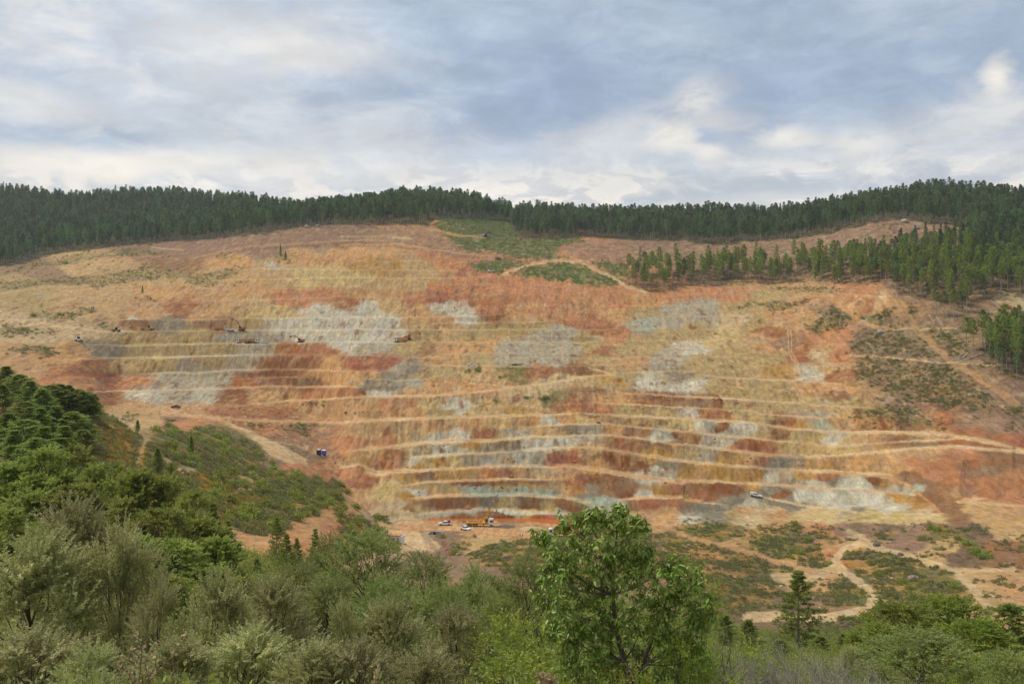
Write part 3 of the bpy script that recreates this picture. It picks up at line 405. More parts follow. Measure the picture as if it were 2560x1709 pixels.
# tracks
ROADS = np.zeros(U0.shape); RUT = 0.9 + 0.3 * fbm(TX / 5, TY / 5, 3, 109)
def road(tag, pts, w, key='R', a=0.9, warp=0.15, far=100):
    m = path_mask(sh(tag, pts), w, warp, far) * RUT; tone(m, key, a); global VEG, ROADS; VEG = VEG * (1 - m); ROADS = np.maximum(ROADS, m)
HAUL = sh('D', [(1050, 480), (1380, 520), (1500, 545), (1640, 615), (1780, 715), (1850, 790), (1990, 850), (2110, 840), (2060, 790), (1900, 705), (1740, 635), (1580, 560), (1450, 522), (1250, 490)])
STAIN = 0.6 + 0.45 * sstep(-0.22, 0.18, fbm(TX / 6, TY / 8, 4, 161)); STAIN[TY < 380] = 1
for q, k, a in ((sh('D', [(1640, 555), (2000, 590), (2349, 600), (2349, 830), (2200, 800), (2060, 740), (1900, 665), (1740, 600)]), 's', .55), (sh('D', [(1480, 570), (1640, 640), (1780, 740), (1850, 830), (1990, 890), (1900, 930), (1780, 870), (1690, 760), (1560, 660)]), 'm', .6), (HAUL, 'R', .9), (sh('D', [(720, 452), (1000, 472), (1150, 500), (1350, 512), (1220, 480), (1700, 442), (1450, 436)]), 'O', .8),
                (sh('E', [(340, 1312), (560, 1312), (650, 1335), (690, 1420), (640, 1450), (480, 1440), (390, 1390)]), 'R', .95), (sh('E', [(560, 1240), (1500, 1252), (1700, 1312), (1300, 1345), (900, 1312), (230, 1272), (420, 1250)]), 'q', .6),
                (sh('F', [(900, 1150), (1300, 1185), (1700, 1200), (1880, 1215), (1780, 1250), (1500, 1255), (1000, 1250), (700, 1230)]), 'y', .75),
                (sh('C', [(1120, 930), (1230, 838), (1440, 850), (1400, 930), (1300, 940)]), 'o', .8), (sh('C', [(1240, 900), (1270, 835), (1310, 835), (1310, 930), (1250, 935)]), 'r', .8),
                (sh('A', [(1790, 592), (1870, 595), (1900, 630), (1830, 630)]), 'W', .9), (sh('B', [(1500, 955), (1700, 950), (1820, 1015), (1600, 1035)]), 's', .85),
                (sh('B', [(440, 830), (700, 800), (760, 800), (750, 850), (540, 870), (470, 910)]), 'x', .7), (sh('E', [(0, 110), (390, 118), (340, 210), (0, 205)]), 'x', .75), (sh('D', [(1780, 120), (2140, 120), (2150, 200), (1750, 205)]), 'd', .7),
                (sh('D', [(2010, 262), (2180, 258), (2185, 312), (2000, 315)]), 'n', .8), (sh('D', [(1880, 40), (2180, 60), (2140, 105), (1870, 105)]), 'r', .6), (sh('D', [(1640, 225), (1990, 215), (1940, 255), (1650, 262)]), 'd', .65), (sh('D', [(1590, 275), (1950, 265), (1930, 315), (1600, 300)]), 'r', .7),
                (sh('D', [(1020, 345), (1490, 335), (1440, 440), (1000, 445), (1000, 400)]), 'g', .7), (sh('D', [(1490, 335), (1640, 335), (1580, 440), (1440, 440)]), 'd', .65), (sh('D', [(1060, 290), (1140, 285), (1110, 330), (1050, 330)]), 'k', .7),
                (sh('E', [(390, 165), (570, 165), (540, 215), (400, 215)]), 'k', .7), (sh('E', [(260, 220), (520, 225), (430, 275), (230, 270)]), 'k', .8), (sh('E', [(190, 290), (480, 285), (420, 340), (170, 330)]), 'k', .75), (sh('E', [(330, 190), (400, 150), (400, 215), (350, 215)]), 'g', .7),
                (sh('E', [(870, 785), (1400, 775), (1390, 855), (860, 858)]), 'g', .6), (sh('E', [(960, 700), (1230, 690), (1220, 760), (970, 765)]), 'k', .45), (sh('E', [(1250, 690), (1640, 655), (1800, 655), (1790, 705), (1300, 745), (1220, 745)]), 'w', .6),
                (sh('E', [(1400, 770), (1620, 765), (1600, 855), (1380, 858)]), 'x', .7), (sh('E', [(470, 740), (720, 690), (850, 740), (950, 760), (450, 800)]), 'w', .55), (sh('E', [(640, 790), (720, 785), (690, 860), (640, 860)]), 'c', .7), (sh('E', [(880, 690), (960, 685), (950, 760), (890, 750)]), 'c', .8),
                (sh('E', [(570, 1080), (720, 1060), (960, 1075), (960, 1150), (800, 1170), (560, 1170)]), 'b', .6), (sh('E', [(700, 960), (1000, 962), (1000, 985), (760, 985)]), 'd', .7), (sh('E', [(1000, 962), (1520, 960), (1500, 985), (1000, 985)]), 'b', .7),
                (sh('E', [(810, 1015), (1000, 1030), (1230, 1028), (1500, 1010), (1470, 1050), (900, 1060)]), 'e', .7), (sh('E', [(980, 1070), (1000, 1070), (1010, 1100), (1060, 1090), (1075, 1120), (1040, 1150), (990, 1150)]), 'k', .75),
                (sh('F', [(520, 850), (650, 790), (845, 790), (790, 880), (600, 870)]), 'k', .75), (sh('F', [(780, 1035), (1000, 1040), (1460, 1075), (1440, 1140), (1300, 1150), (900, 1115), (780, 1090)]), 'w', .55), (sh('F', [(1090, 930), (1270, 950), (1300, 1025), (1070, 1010)]), 'w', .65),
                (sh('F', [(1450, 1060), (1640, 1080), (1690, 1160), (1560, 1130), (1460, 1130)]), 'c', .7), (sh('F', [(20, 1110), (330, 1150), (290, 1220), (20, 1190)]), 'k', .75), (sh('F', [(320, 690), (640, 690), (600, 770), (340, 745)]), 'r', .5), (sh('F', [(100, 990), (460, 980), (440, 1040), (150, 1100), (200, 1020)]), 'd', .7),
                (sh('F', [(0, 870), (580, 885), (570, 970), (0, 945)]), 'c', .55), (sh('E', [(1770, 770), (1960, 790), (2140, 890), (2050, 910), (1900, 850)]), 'd', .75), (sh('E', [(1650, 930), (1720, 920), (1640, 1060), (1560, 1060)]), 'r', .6),
                (sh('E', [(1720, 960), (1990, 1010), (1950, 1080), (1820, 1060)]), 'b', .6), (sh('E', [(1640, 1080), (1760, 1060), (1930, 1130), (1880, 1165), (1680, 1130)]), 'e', .6), (sh('E', [(2120, 900), (2260, 895), (2280, 935), (2130, 940)]), 'e', .7),
                (sh('F', [(1960, 1290), (2000, 1230), (2050, 1270), (2100, 1360), (2010, 1340)]), 'n', .7)):
    tone(soft_poly(q, 2.5, 1.0) * (1.0 if k in 'RO' else STAIN), k, a * 0.9)
for tag, pts, w, k, a in (('G', [(0, 540), (130, 582), (300, 602), (420, 640), (540, 680), (700, 732), (820, 772), (950, 802), (1060, 806)], 7, 'q', .9), ('G', [(300, 602), (400, 575)], 7, 'q', .8),
          ('G', [(1230, 600), (1120, 640), (1060, 700), (1100, 780), (1200, 840), (1280, 920), (1320, 990), (1270, 1050), (1130, 1090), (950, 1108), (450, 1095)], 10, 'R', .95), ('G', [(1060, 760), (900, 830), (640, 830)], 10, 'p', .7),
          ('G', [(1200, 600), (1380, 642), (1600, 692), (1750, 742), (1880, 786), (1980, 800), (2280, 772)], 6, 'R', .8), ('G', [(1880, 786), (1960, 880), (2030, 960), (2090, 1020)], 9, 'p', .8), ('G', [(1150, 510), (1300, 590), (1420, 642), (1500, 660)], 5, 'p', .8),
          ('F', [(1900, 1108), (2349, 1126), (2700, 1130)], 3.0, 'p', .8), ('F', [(560, 1068), (900, 1138), (1200, 1180)], 3, 'R', .9), ('F', [(1420, 940), (1560, 1000), (1720, 1120), (1790, 1190)], 3.5, 'o', .9),
          ('F', [(1200, 635), (1380, 624), (1520, 628), (1850, 652), (2349, 752)], 4, 'R', .8), ('F', [(1600, 690), (1820, 682), (1950, 660)], 3.5, 'R', .7), ('F', [(880, 803), (1150, 778), (1500, 748), (1900, 730), (2349, 768)], 4.5, 'R', .8),
          ('C', [(1080, 870), (1200, 960), (1300, 1020), (1450, 1050)], 3.5, 'o', .8), ('C', [(735, 1050), (745, 1200), (790, 1290), (785, 1370)], 1.4, 'R', .8), ('C', [(755, 1050), (762, 1200), (812, 1290), (808, 1370)], 1.4, 'R', .8), ('C', [(770, 1050), (790, 1200), (830, 1300), (830, 1350)], 2.6, 'r', .6), ('C', [(690, 1180), (750, 1220)], 2, 'R', .6),
          ('C', [(1160, 1228), (1500, 1243), (1850, 1270), (2180, 1300)], 1.8, 'R', .9), ('C', [(1440, 850), (1550, 960), (1650, 1080), (1790, 1200), (1900, 1290), (2100, 1420), (2300, 1557)], 8, 'q', .7), ('C', [(1450, 1050), (1880, 1030)], 2, 'p', .8), ('C', [(1200, 822), (1450, 830)], 2.5, 'R', .9), ('C', [(470, 1385), (700, 1395), (1100, 1420)], 2.5, 'R', .8),
          ('B', [(1110, 672), (1250, 618), (1450, 576), (1640, 586), (1750, 642), (1850, 682), (1950, 752), (2100, 795)], 3.6, 'R', .85), ('B', [(600, 360), (800, 402), (1000, 416)], 3, 'o', .85), ('B', [(1460, 580), (1390, 560), (1500, 490)], 1.2, 'h', .8), ('B', [(1660, 740), (1720, 670)], 1.2, 'h', .8),
          ('B', [(0, 440), (300, 440), (600, 490), (850, 530), (1100, 550)], 2.4, 'q', .75), ('B', [(0, 466), (400, 466), (640, 503)], 2.4, 'o', .75), ('B', [(0, 410), (320, 410)], 1.5, 'p', .6), ('B', [(330, 415), (470, 420)], 4, 'p', .8), ('B', [(0, 452), (400, 450), (650, 495)], 1.2, 'n', .8), ('B', [(880, 560), (1050, 565)], 4, 's', .7), ('A', [(1300, 560), (1700, 480), (2349, 440)], 2.5, 'o', .5), ('A', [(1700, 500), (2349, 462)], 2.0, 'n', .5),
          ('A', [(1040, 488), (1250, 500)], 1.6, 'p', .8), ('A', [(0, 972), (300, 1012), (520, 1045), (700, 1060), (790, 1068)], 2.8, 'R', .9), ('A', [(0, 800), (250, 760), (600, 750)], 3, 'p', .6), ('A', [(400, 1100), (520, 1135), (600, 1160)], 2.2, 'R', .7), ('A', [(1320, 755), (1480, 775)], 1.5, 'R', .7), ('A', [(300, 850), (280, 890)], 1.8, 'n', .7),
          ('A', [(640, 560), (1110, 545)], 1.5, 's', .8), ('A', [(1800, 632), (2080, 636)], 1.4, 'w', .7), ('A', [(1000, 1240), (1650, 1226)], 1.2, 'W', .5), ('A', [(1050, 1155), (1420, 1150)], 1.0, 'W', .35), ('A', [(830, 982), (960, 975)], 1.6, 'w', .7),
          ('D', [(840, 565), (900, 610), (980, 650), (1000, 700), (950, 790), (925, 860)], 5.5, 't', .9), ('D', [(960, 660), (1040, 690), (1060, 720)], 3, 'p', .7), ('D', [(1120, 810), (1180, 860), (1260, 885), (1330, 895)], 4, 'p', .75), ('D', [(1500, 900), (1600, 930), (1700, 965), (1750, 1005), (1690, 1035), (1560, 1060)], 3.5, 't', .8),
          ('D', [(1840, 690), (2100, 730)], 3.5, 'R', .8), ('D', [(2060, 850), (2200, 880), (2349, 868)], 2.2, 'p', .8), ('D', [(1050, 490), (1350, 518), (1700, 545), (2349, 572)], 3.5, 'O', .9), ('D', [(1580, 530), (1700, 520)], 3, 'x', .5), ('D', [(1620, 1330), (1720, 1390), (1800, 1440)], 14, 'q', .8), ('J', [(1620, 560), (1680, 640), (1780, 700)], 16, 'q', .85), ('J', [(2050, 520), (2180, 460), (2349, 400)], 16, 'q', .8),
          ('E', [(200, 1258), (420, 1282), (900, 1296), (1300, 1332)], 4, 'O', .85), ('E', [(220, 1285), (600, 1302), (900, 1308), (1280, 1345)], 1.6, 'r', .4), ('E', [(560, 1312), (600, 1360), (650, 1430)], 7, 'm', .6), ('E', [(620, 1330), (700, 1370), (740, 1440), (770, 1500)], 6, 'm', .9), ('E', [(690, 1370), (740, 1440), (770, 1500)], 2.0, 'x', .9),
          ('E', [(1700, 185), (1860, 232)], 3, 'R', .9), ('E', [(880, 286), (1060, 310), (1180, 325)], 2.2, 'R', .8), ('E', [(520, 1198), (780, 1180), (990, 1152)], 3.2, 'g', .9), ('E', [(1060, 1160), (1250, 1180), (1550, 1178)], 2.6, 'w', .8), ('E', [(1480, 860), (1700, 870), (1900, 910), (2349, 975)], 4.5, 'O', .7), ('E', [(1640, 500), (1720, 560), (1780, 580)], 3, 'q', .7), ('E', [(1560, 1075), (1700, 1110), (1860, 1180), (2000, 1190)], 4, 'p', .8), ('E', [(1450, 230), (1660, 255), (1340, 318)], 2, 'R', .5), ('E', [(2160, 1240), (2349, 1330)], 5, 'q', .8)):
    road(tag, pts, w, k, a)
BROOM = np.zeros(U0.shape)
for q in ([(640, 560), (800, 590), (900, 690), (890, 860), (790, 830), (690, 720)], [(1360, 940), (1560, 970), (1620, 1080), (1460, 1090), (1350, 1020)], [(1540, 1070), (1790, 1085), (1720, 1150), (1560, 1140)], [(1120, 880), (1350, 930), (1330, 960), (1140, 920)], [(1450, 1110), (1600, 1150), (1560, 1230), (1440, 1180)], [(1160, 760), (1220, 770), (1200, 800)]): BROOM = np.maximum(BROOM, soft_poly(sh('D', q), 5, 2.0))
tone(BROOM, 'a', 0.8)
glade = sstep(0.06, 0.18, fbm(TX / 13, TY / 15, 4, 173)) * (TY > 180) * (TY < 420); VEG *= 1 - 0.8 * glade; tone(glade * (VEG > 0.02), 'a', 0.35); tone(glade * (VEG > 0.02) * sstep(0, .3, fbm(TX / 6, TY / 6, 3, 177)), 'q', 0.6)
VEG = np.maximum.reduce([VEG * (0.55 + 0.9 * sstep(-0.25, 0.25, fbm(TX / 12, TY / 12, 3, 103))), 0.42 * sstep(0.0, 0.25, fbm(TX / 12, TY / 12, 4, 105)) * (V0 > 1312) * (U0 > 1450), 0.30 * sstep(0.05, 0.3, fbm(TX / 15, TY / 15, 4, 107)) * (U0 > 2130) * (V0 > 840) * (V0 < 1080), 0.25 * sstep(0.05, 0.3, fbm(TX / 15, TY / 15, 4, 108)) * (U0 < 620) * (V0 > 640) * (V0 < 720)])
VEG *= (1 - np.clip(FLAT, 0, 1)) * (1 - np.clip(ROADS * 1.5, 0, 1))
# small scale scatter of soil colour: streaks down the faces, washed fans
st = fbm(TX / 1.9 + 0.5 * fbm(TX / 9, TY / 9, 2, 110), TY / 26, 4, 111); bl = fbm(TX / 9, TY / 14, 4, 117)
tone(wall * sstep(0.06, 0.30, fbm(TX / 7, TY / 11, 4, 163)), 't', 0.35); tone(wall * sstep(0.10, 0.34, fbm(TX / 9, TY / 8, 4, 167)) * sstep(640, 700, V0), 'o', 0.25); tone(wall * sstep(0.16, 0.36, fbm(TX / 5, TY / 7, 4, 169)), 'l', 0.3)
strata = fbm(TX / 45 + 0.4 * bl, TZ / 1.7 + 1.2 * fbm(TX / 30, TY / 30, 3, 151), 3, 153); grit = fbm(TX / 1.1, TY / 2.0, 3, 157, 0.7)
amp = 0.45 + 0.75 * sstep(-0.3, 0.3, fbm(TX / 45, TY / 45, 2, 171))
k = (1 + amp * (0.45 + 0.55 * fA) * ((0.20 * st + 0.30 * bl + 0.20 * strata + 0.26 * grit) * (TY > 380) + 0.14 * fbm(TX / 3.1, TY / 5, 3, 119)) * (1 - 0.7 * np.clip(FLAT, 0, 1)))[..., None]
COLR *= np.clip(k, 0.55, 1.5)
face = wall * sstep(0.08, 0.34, fbm(TX / 4, TY / 16, 4, 121))
tone(face * (V0 > 640), 'b', 0.30); tone(wall * sstep(0.16, 0.45, fbm(TX / 5, TY / 20, 4, 127)), 'y', 0.3); tone(wall * sstep(0.22, 0.42, fbm(TX / 6, TY / 14, 4, 131)) * (V0 > 740), 'd', 0.62)
tone(wall * sstep(0.26, 0.5, fbm(TX / 14, TY / 20, 4, 137)), 'g', 0.4)
rill = np.abs(fbm(TX / 4.5 + 0.6 * fbm(TX / 12, TY / 12, 2, 141), TY / 40, 3, 143)); tone(wall * sstep(0.05, 0.0, rill) * sstep(-0.05, 0.25, fbm(TX / 30, TY / 30, 3, 147)), 'b', 0.55)
COLR = np.clip(COLR, 0.012, 0.85)
tone(soft_poly(HAUL, 2.0, 0.4), 'R', 0.75); tone(path_mask(sh('D', [(1050, 490), (1350, 518), (1500, 545), (1640, 620), (1780, 720), (1900, 790), (2060, 830)]), 5, .2), 'O', 0.4)
COLR = np.clip(COLR, 0.012, 0.85)
# ------------------------------------------------------------------ materials
def mat(name, col=(0.5, 0.5, 0.5), rough=0.7, metal=0.0, vary=0.0, scale=3.0, bump=0.0, spec=0.3):
    m = bpy.data.materials.new(name); m.use_nodes = True; T = NT(m.node_tree); b = m.node_tree.nodes['Principled BSDF']
    b.inputs['Roughness'].default_value = rough; b.inputs['Metallic'].default_value = metal; b.inputs['Specular IOR Level'].default_value = spec
    tc = T.add('ShaderNodeTexCoord'); n = T.noise(tc.outputs['Object'], scale, 4, 0.6)
    f = T.ramp(n.outputs['Fac'], 0.3, 0.7, 1 - vary, 1 + vary)
    h = T.add('ShaderNodeHueSaturation'); h.inputs['Color'].default_value = (*col[:3], 1); T.put(h.inputs['Value'], f)
    T.l.new(h.outputs[0], b.inputs['Base Color'])
    if bump:
        bp = T.add('ShaderNodeBump'); bp.inputs['Strength'].default_value = bump; bp.inputs['Distance'].default_value = 0.02
        T.l.new(n.outputs['Fac'], bp.inputs['Height']); T.l.new(bp.outputs[0], b.inputs['Normal'])
    return m
def earth_material():
    m = bpy.data.materials.new('earth'); m.use_nodes = True; T = NT(m.node_tree); b = m.node_tree.nodes['Principled BSDF']
    b.inputs['Roughness'].default_value = 0.95; b.inputs['Specular IOR Level'].default_value = 0.12
    a = T.add('ShaderNodeAttribute', attribute_name='soil'); tc = T.add('ShaderNodeTexCoord')
    mp = T.add('ShaderNodeMapping'); T.l.new(tc.outputs['Object'], mp.inputs[0]); mp.inputs['Scale'].default_value = (1, 0.35, 0.5)
    n1 = T.noise(mp.outputs[0], 0.55, 7, 0.66, 0.3); n2 = T.noise(tc.outputs['Object'], 0.16, 5, 0.6); n3 = T.noise(tc.outputs['Object'], 2.3, 4, 0.7)
    f = T.math('MULTIPLY', T.ramp(n1.outputs['Fac'], 0.32, 0.68, 0.80, 1.20), T.ramp(n2.outputs['Fac'], 0.3, 0.7, 0.9, 1.1))
    f = T.math('MULTIPLY', f, T.ramp(n3.outputs['Fac'], 0.32, 0.68, 0.84, 1.16))
    hs = T.add('ShaderNodeHueSaturation'); T.l.new(a.outputs['Color'], hs.inputs['Color']); T.put(hs.inputs['Value'], f)
    T.put(hs.inputs['Saturation'], T.ramp(n2.outputs['Color'], 0.3, 0.7, 0.92, 1.10))
    T.l.new(hs.outputs[0], b.inputs['Base Color'])
    bp = T.add('ShaderNodeBump'); bp.inputs['Strength'].default_value = 0.8; bp.inputs['Distance'].default_value = 0.7
    T.put(bp.inputs['Height'], T.math('ADD', n1.outputs['Fac'], T.math('MULTIPLY', n3.outputs['Fac'], 0.35))); T.l.new(bp.outputs[0], b.inputs['Normal'])
    return m
def grid_mesh(name, X, Y, Z, cols=None):
    nu, nr = X.shape; me = bpy.data.meshes.new(name)
    me.vertices.add(nu * nr); me.vertices.foreach_set('co', np.stack([X, Y, Z], -1).astype(np.float32).ravel())
    i = np.arange(nu - 1)[:, None] * nr + np.arange(nr - 1)[None, :]
    q = np.stack([i, i + nr, i + nr + 1, i + 1], -1).reshape(-1)
    nq = (nu - 1) * (nr - 1)
    me.loops.add(nq * 4); me.loops.foreach_set('vertex_index', q.astype(np.int32)); me.polygons.add(nq)
    me.polygons.foreach_set('loop_start', np.arange(0, nq * 4, 4, dtype=np.int32))
    me.polygons.foreach_set('use_smooth', np.ones(nq, bool))
    if cols is not None:
        at_ = me.color_attributes.new('soil', 'FLOAT_COLOR', 'POINT')
        at_.data.foreach_set('color', np.concatenate([cols, np.ones(cols.shape[:2] + (1,))], -1).astype(np.float32).ravel())
    me.update(); me.validate(); return me
def link(name, me, parent=None, mat_=None):
    o = bpy.data.objects.new(name, me); COL.objects.link(o)
    if parent: o.parent = parent
    if mat_: 
        me.materials.clear(); me.materials.append(mat_)
    return o
def tag(o, label=None, cat=None, group=None, kind=None):
    for k, v in (('label', label), ('category', cat), ('group', group), ('kind', kind)):
        if v: o[k] = v
    return o
EARTH = earth_material()
tag(link('hillside_ground', grid_mesh('terrain', TX, TY, TZ, COLR), None, EARTH), kind='structure')
# the camera hill carries on behind and beside the viewer
bx, by = np.meshgrid(np.linspace(-160, 160, 40), np.linspace(-160, 1.6, 40), indexing='ij')
tag(link('hilltop_ground', grid_mesh('hilltop', bx, by, -1.75 - 0.12 * np.abs(bx) * sstep(0, 30, np.abs(bx)) + 0.4 * fbm(bx / 9, by / 9, 3, 3) * sstep(3, 12, np.abs(by) + np.abs(bx)), np.broadcast_to(PAL['u'], bx.shape + (3,))), None, EARTH), kind='structure')
# pond
def water_material():
    m = bpy.data.materials.new('pond_water'); m.use_nodes = True; T = NT(m.node_tree); b = m.node_tree.nodes['Principled BSDF']
    b.inputs['Base Color'].default_value = (*[x * 1.1 for x in lin((178, 88, 24))], 1); b.inputs['Roughness'].default_value = 0.12; b.inputs['Specular IOR Level'].default_value = 0.25
    tc = T.add('ShaderNodeTexCoord'); n = T.noise(tc.outputs['Object'], 1.2, 3, 0.5); bp = T.add('ShaderNodeBump'); bp.inputs['Strength'].default_value = 0.15; bp.inputs['Distance'].default_value = 0.05
    T.l.new(n.outputs['Fac'], bp.inputs['Height']); T.l.new(bp.outputs[0], b.inputs['Normal'])
    return m
bm = bmesh.new(); bm.faces.new([bm.verts.new((x * 1.0, y, POND_Z)) for x, y in pw]); me = bpy.data.meshes.new('pond'); bmesh.ops.triangulate(bm, faces=bm.faces[:]); bm.normal_update()
for f in bm.faces:
    if f.normal.z < 0: f.normal_flip()
bm.to_mesh(me); bm.free()
tag(link('pond_water', me, None, water_material()), kind='structure')
# ------------------------------------------------------------------ plants: mesh builders
def tube(acc, pts, rad, n=6):
    V, F = acc; b = len(V); pts = [Vector(p) for p in pts]
    for i, p in enumerate(pts):
        d = (pts[min(i + 1, len(pts) - 1)] - pts[max(i - 1, 0)]).normalized()
        a = d.orthogonal().normalized(); c = d.cross(a)
        for k in range(n):
            t = 2 * math.pi * k / n; V.append(p + (a * math.cos(t) + c * math.sin(t)) * rad[i])
    for i in range(len(pts) - 1):
        for k in range(n):
            F.append((b + i * n + k, b + i * n + (k + 1) % n, b + (i + 1) * n + (k + 1) % n, b + (i + 1) * n + k))
    F.append(tuple(b + (len(pts) - 1) * n + k for k in range(n)))
def mesh_of(name, acc, m):
    me = bpy.data.meshes.new(name); me.from_pydata([tuple(v) for v in acc[0]], [], acc[1]); me.materials.append(m)
    me.polygons.foreach_set('use_smooth', np.ones(len(me.polygons), bool)); me.update(); return me
def nrm(a): return a / (np.linalg.norm(a, axis=-1, keepdims=True) + 1e-9)
def leaf_arrays(P, A, L, wid, rng, fold=0.25, tint=None):
    """one folded blade per row: base P, axis A, length L; two triangles each"""
    n = len(P); r = nrm(rng.normal(size=(n, 3)) + np.array([0, 0, 0.9])); s = nrm(np.cross(A, r)); up = np.cross(s, A)
    L = np.broadcast_to(np.asarray(L, float), (n,))[:, None]; W = L * wid
    m = P + A * L * 0.45
    V = np.stack([P, m + s * W + up * W * fold, P + A * L, m - s * W + up * W * fold], 1).reshape(-1, 3)
    i = np.arange(n)[:, None] * 4
    T = np.concatenate([i, i + 1, i + 2, i, i + 2, i + 3], 1).reshape(-1, 3)
    tn = rng.random(n) if tint is None else tint
    return V, T, np.repeat(tn, 4)
def blade_mesh(name, parts, mats, mi=None):
    """parts: list of (verts, tris, tint) -> one mesh; mi gives the material slot of each part"""
    V = np.concatenate([p[0] for p in parts]); off = np.cumsum([0] + [len(p[0]) for p in parts[:-1]])
    T = np.concatenate([p[1] + o for p, o in zip(parts, off)]); tn = np.concatenate([p[2] for p in parts])
    me = bpy.data.meshes.new(name); me.vertices.add(len(V)); me.vertices.foreach_set('co', V.astype(np.float32).ravel())
    me.loops.add(len(T) * 3); me.loops.foreach_set('vertex_index', T.astype(np.int32).ravel()); me.polygons.add(len(T))
    me.polygons.foreach_set('loop_start', np.arange(0, len(T) * 3, 3, dtype=np.int32))
    a = me.attributes.new('tint', 'FLOAT', 'POINT'); a.data.foreach_set('value', tn.astype(np.float32))
    for m in mats: me.materials.append(m)
    if mi is not None: me.polygons.foreach_set('material_index', np.concatenate([np.full(len(p[1]), k, np.int32) for p, k in zip(parts, mi)]))
    me.update(); me.validate(); return me
def tube_arrays(segs, n=5):
    acc = ([], [])
    for pts, rad in segs: tube(acc, pts, rad, n)
    V = np.array([tuple(v) for v in acc[0]]); T = []
    for f in acc[1]:
        for k in range(1, len(f) - 1): T.append((f[0], f[k], f[k + 1]))
    return V, np.array(T), np.full(len(V), 0.5)
def leaf_mat(name, a, b, c=None, trans=0.45, vary=0.22, rough=0.6):
    """leaf tissue: colour runs from a to b leaf by leaf, with a share of c; whole plants differ a little from each other"""
    m = bpy.data.materials.new(name); m.use_nodes = True; T = NT(m.node_tree); T.n.remove(T.n['Principled BSDF'])
    out = [n for n in T.n if n.type == 'OUTPUT_MATERIAL'][0]
    t = T.add('ShaderNodeAttribute', attribute_name='tint'); oi = T.add('ShaderNodeObjectInfo')
    A, B = [(*x, 1) for x in (a, b)]
    col = T.mix(t.outputs['Fac'], A, B)
    if c is not None: col = T.mix(T.ramp(t.outputs['Fac'], 0.70, 0.92), col, (*c, 1))
    h = T.add('ShaderNodeHueSaturation'); T.l.new(col, h.inputs['Color'])
    T.put(h.inputs['Value'], T.math('MULTIPLY_ADD', oi.outputs['Random'], 2 * vary, 1 - vary)); T.put(h.inputs['Hue'], T.math('MULTIPLY_ADD', oi.outputs['Random'], 0.03, 0.485))
    d = T.add('ShaderNodeBsdfDiffuse'); tr = T.add('ShaderNodeBsdfTranslucent'); mx = T.add('ShaderNodeMixShader'); mx.inputs[0].default_value = trans
    gl = T.add('ShaderNodeBsdfGlossy'); gl.inputs['Roughness'].default_value = rough; gl.inputs['Color'].default_value = (0.8, 0.8, 0.8, 1); m2 = T.add('ShaderNodeMixShader'); m2.inputs[0].default_value = 0.035
    T.l.new(h.outputs[0], d.inputs[0]); T.l.new(h.outputs[0], tr.inputs[0]); T.l.new(d.outputs[0], mx.inputs[1]); T.l.new(tr.outputs[0], mx.inputs[2])
    T.l.new(mx.outputs[0], m2.inputs[1]); T.l.new(gl.outputs[0], m2.inputs[2]); T.l.new(m2.outputs[0], out.inputs[0])
    return m
BARK = mat('bark', (0.10, 0.075, 0.055), 0.9, vary=0.3, scale=6, bump=0.4)
PINEBARK = mat('pine_bark', (0.34, 0.29, 0.24), 0.9, vary=0.25, scale=4, bump=0.3)
GREYTWIG = mat('grey_twig', (0.27, 0.24, 0.20), 0.9, vary=0.2, scale=8)
LF_SILVER = leaf_mat('silver_oak_leaf', (0.27, 0.28, 0.09), (0.53, 0.51, 0.205), (0.70, 0.63, 0.32))
LF_OLIVE = leaf_mat('olive_oak_leaf', (0.19, 0.225, 0.05), (0.37, 0.40, 0.11), (0.47, 0.46, 0.17))
LF_OAK = leaf_mat('oak_leaf', (0.19, 0.22, 0.03), (0.39, 0.43, 0.075), (0.50, 0.51, 0.13))
LF_LIME = leaf_mat('yellow_green_leaf', (0.16, 0.23, 0.02), (0.34, 0.40, 0.045), (0.48, 0.48, 0.07))
LF_CHERRY = leaf_mat('cherry_leaf', (0.15, 0.25, 0.026), (0.33, 0.46, 0.065), (0.46, 0.58, 0.12), trans=0.32, rough=0.4)
LF_PINE = leaf_mat('pine_needle', (0.19, 0.24, 0.04), (0.36, 0.42, 0.08))
LF_FARPINE = leaf_mat('black_pine_needle', (0.10, 0.15, 0.055), (0.20, 0.265, 0.095), vary=0.42)
LF_SCRUB = leaf_mat('scrub_leaf', (0.17, 0.175, 0.05), (0.30, 0.29, 0.09))
LF_BROOM = leaf_mat('broom_leaf', (0.195, 0.169, 0.039), (0.390, 0.280, 0.065))
LF_HEATH = leaf_mat('dry_heath', (0.156, 0.114, 0.078), (0.276, 0.204, 0.138))
LF_DRY = leaf_mat('dry_stalk', (0.420, 0.330, 0.160), (0.600, 0.480, 0.260))
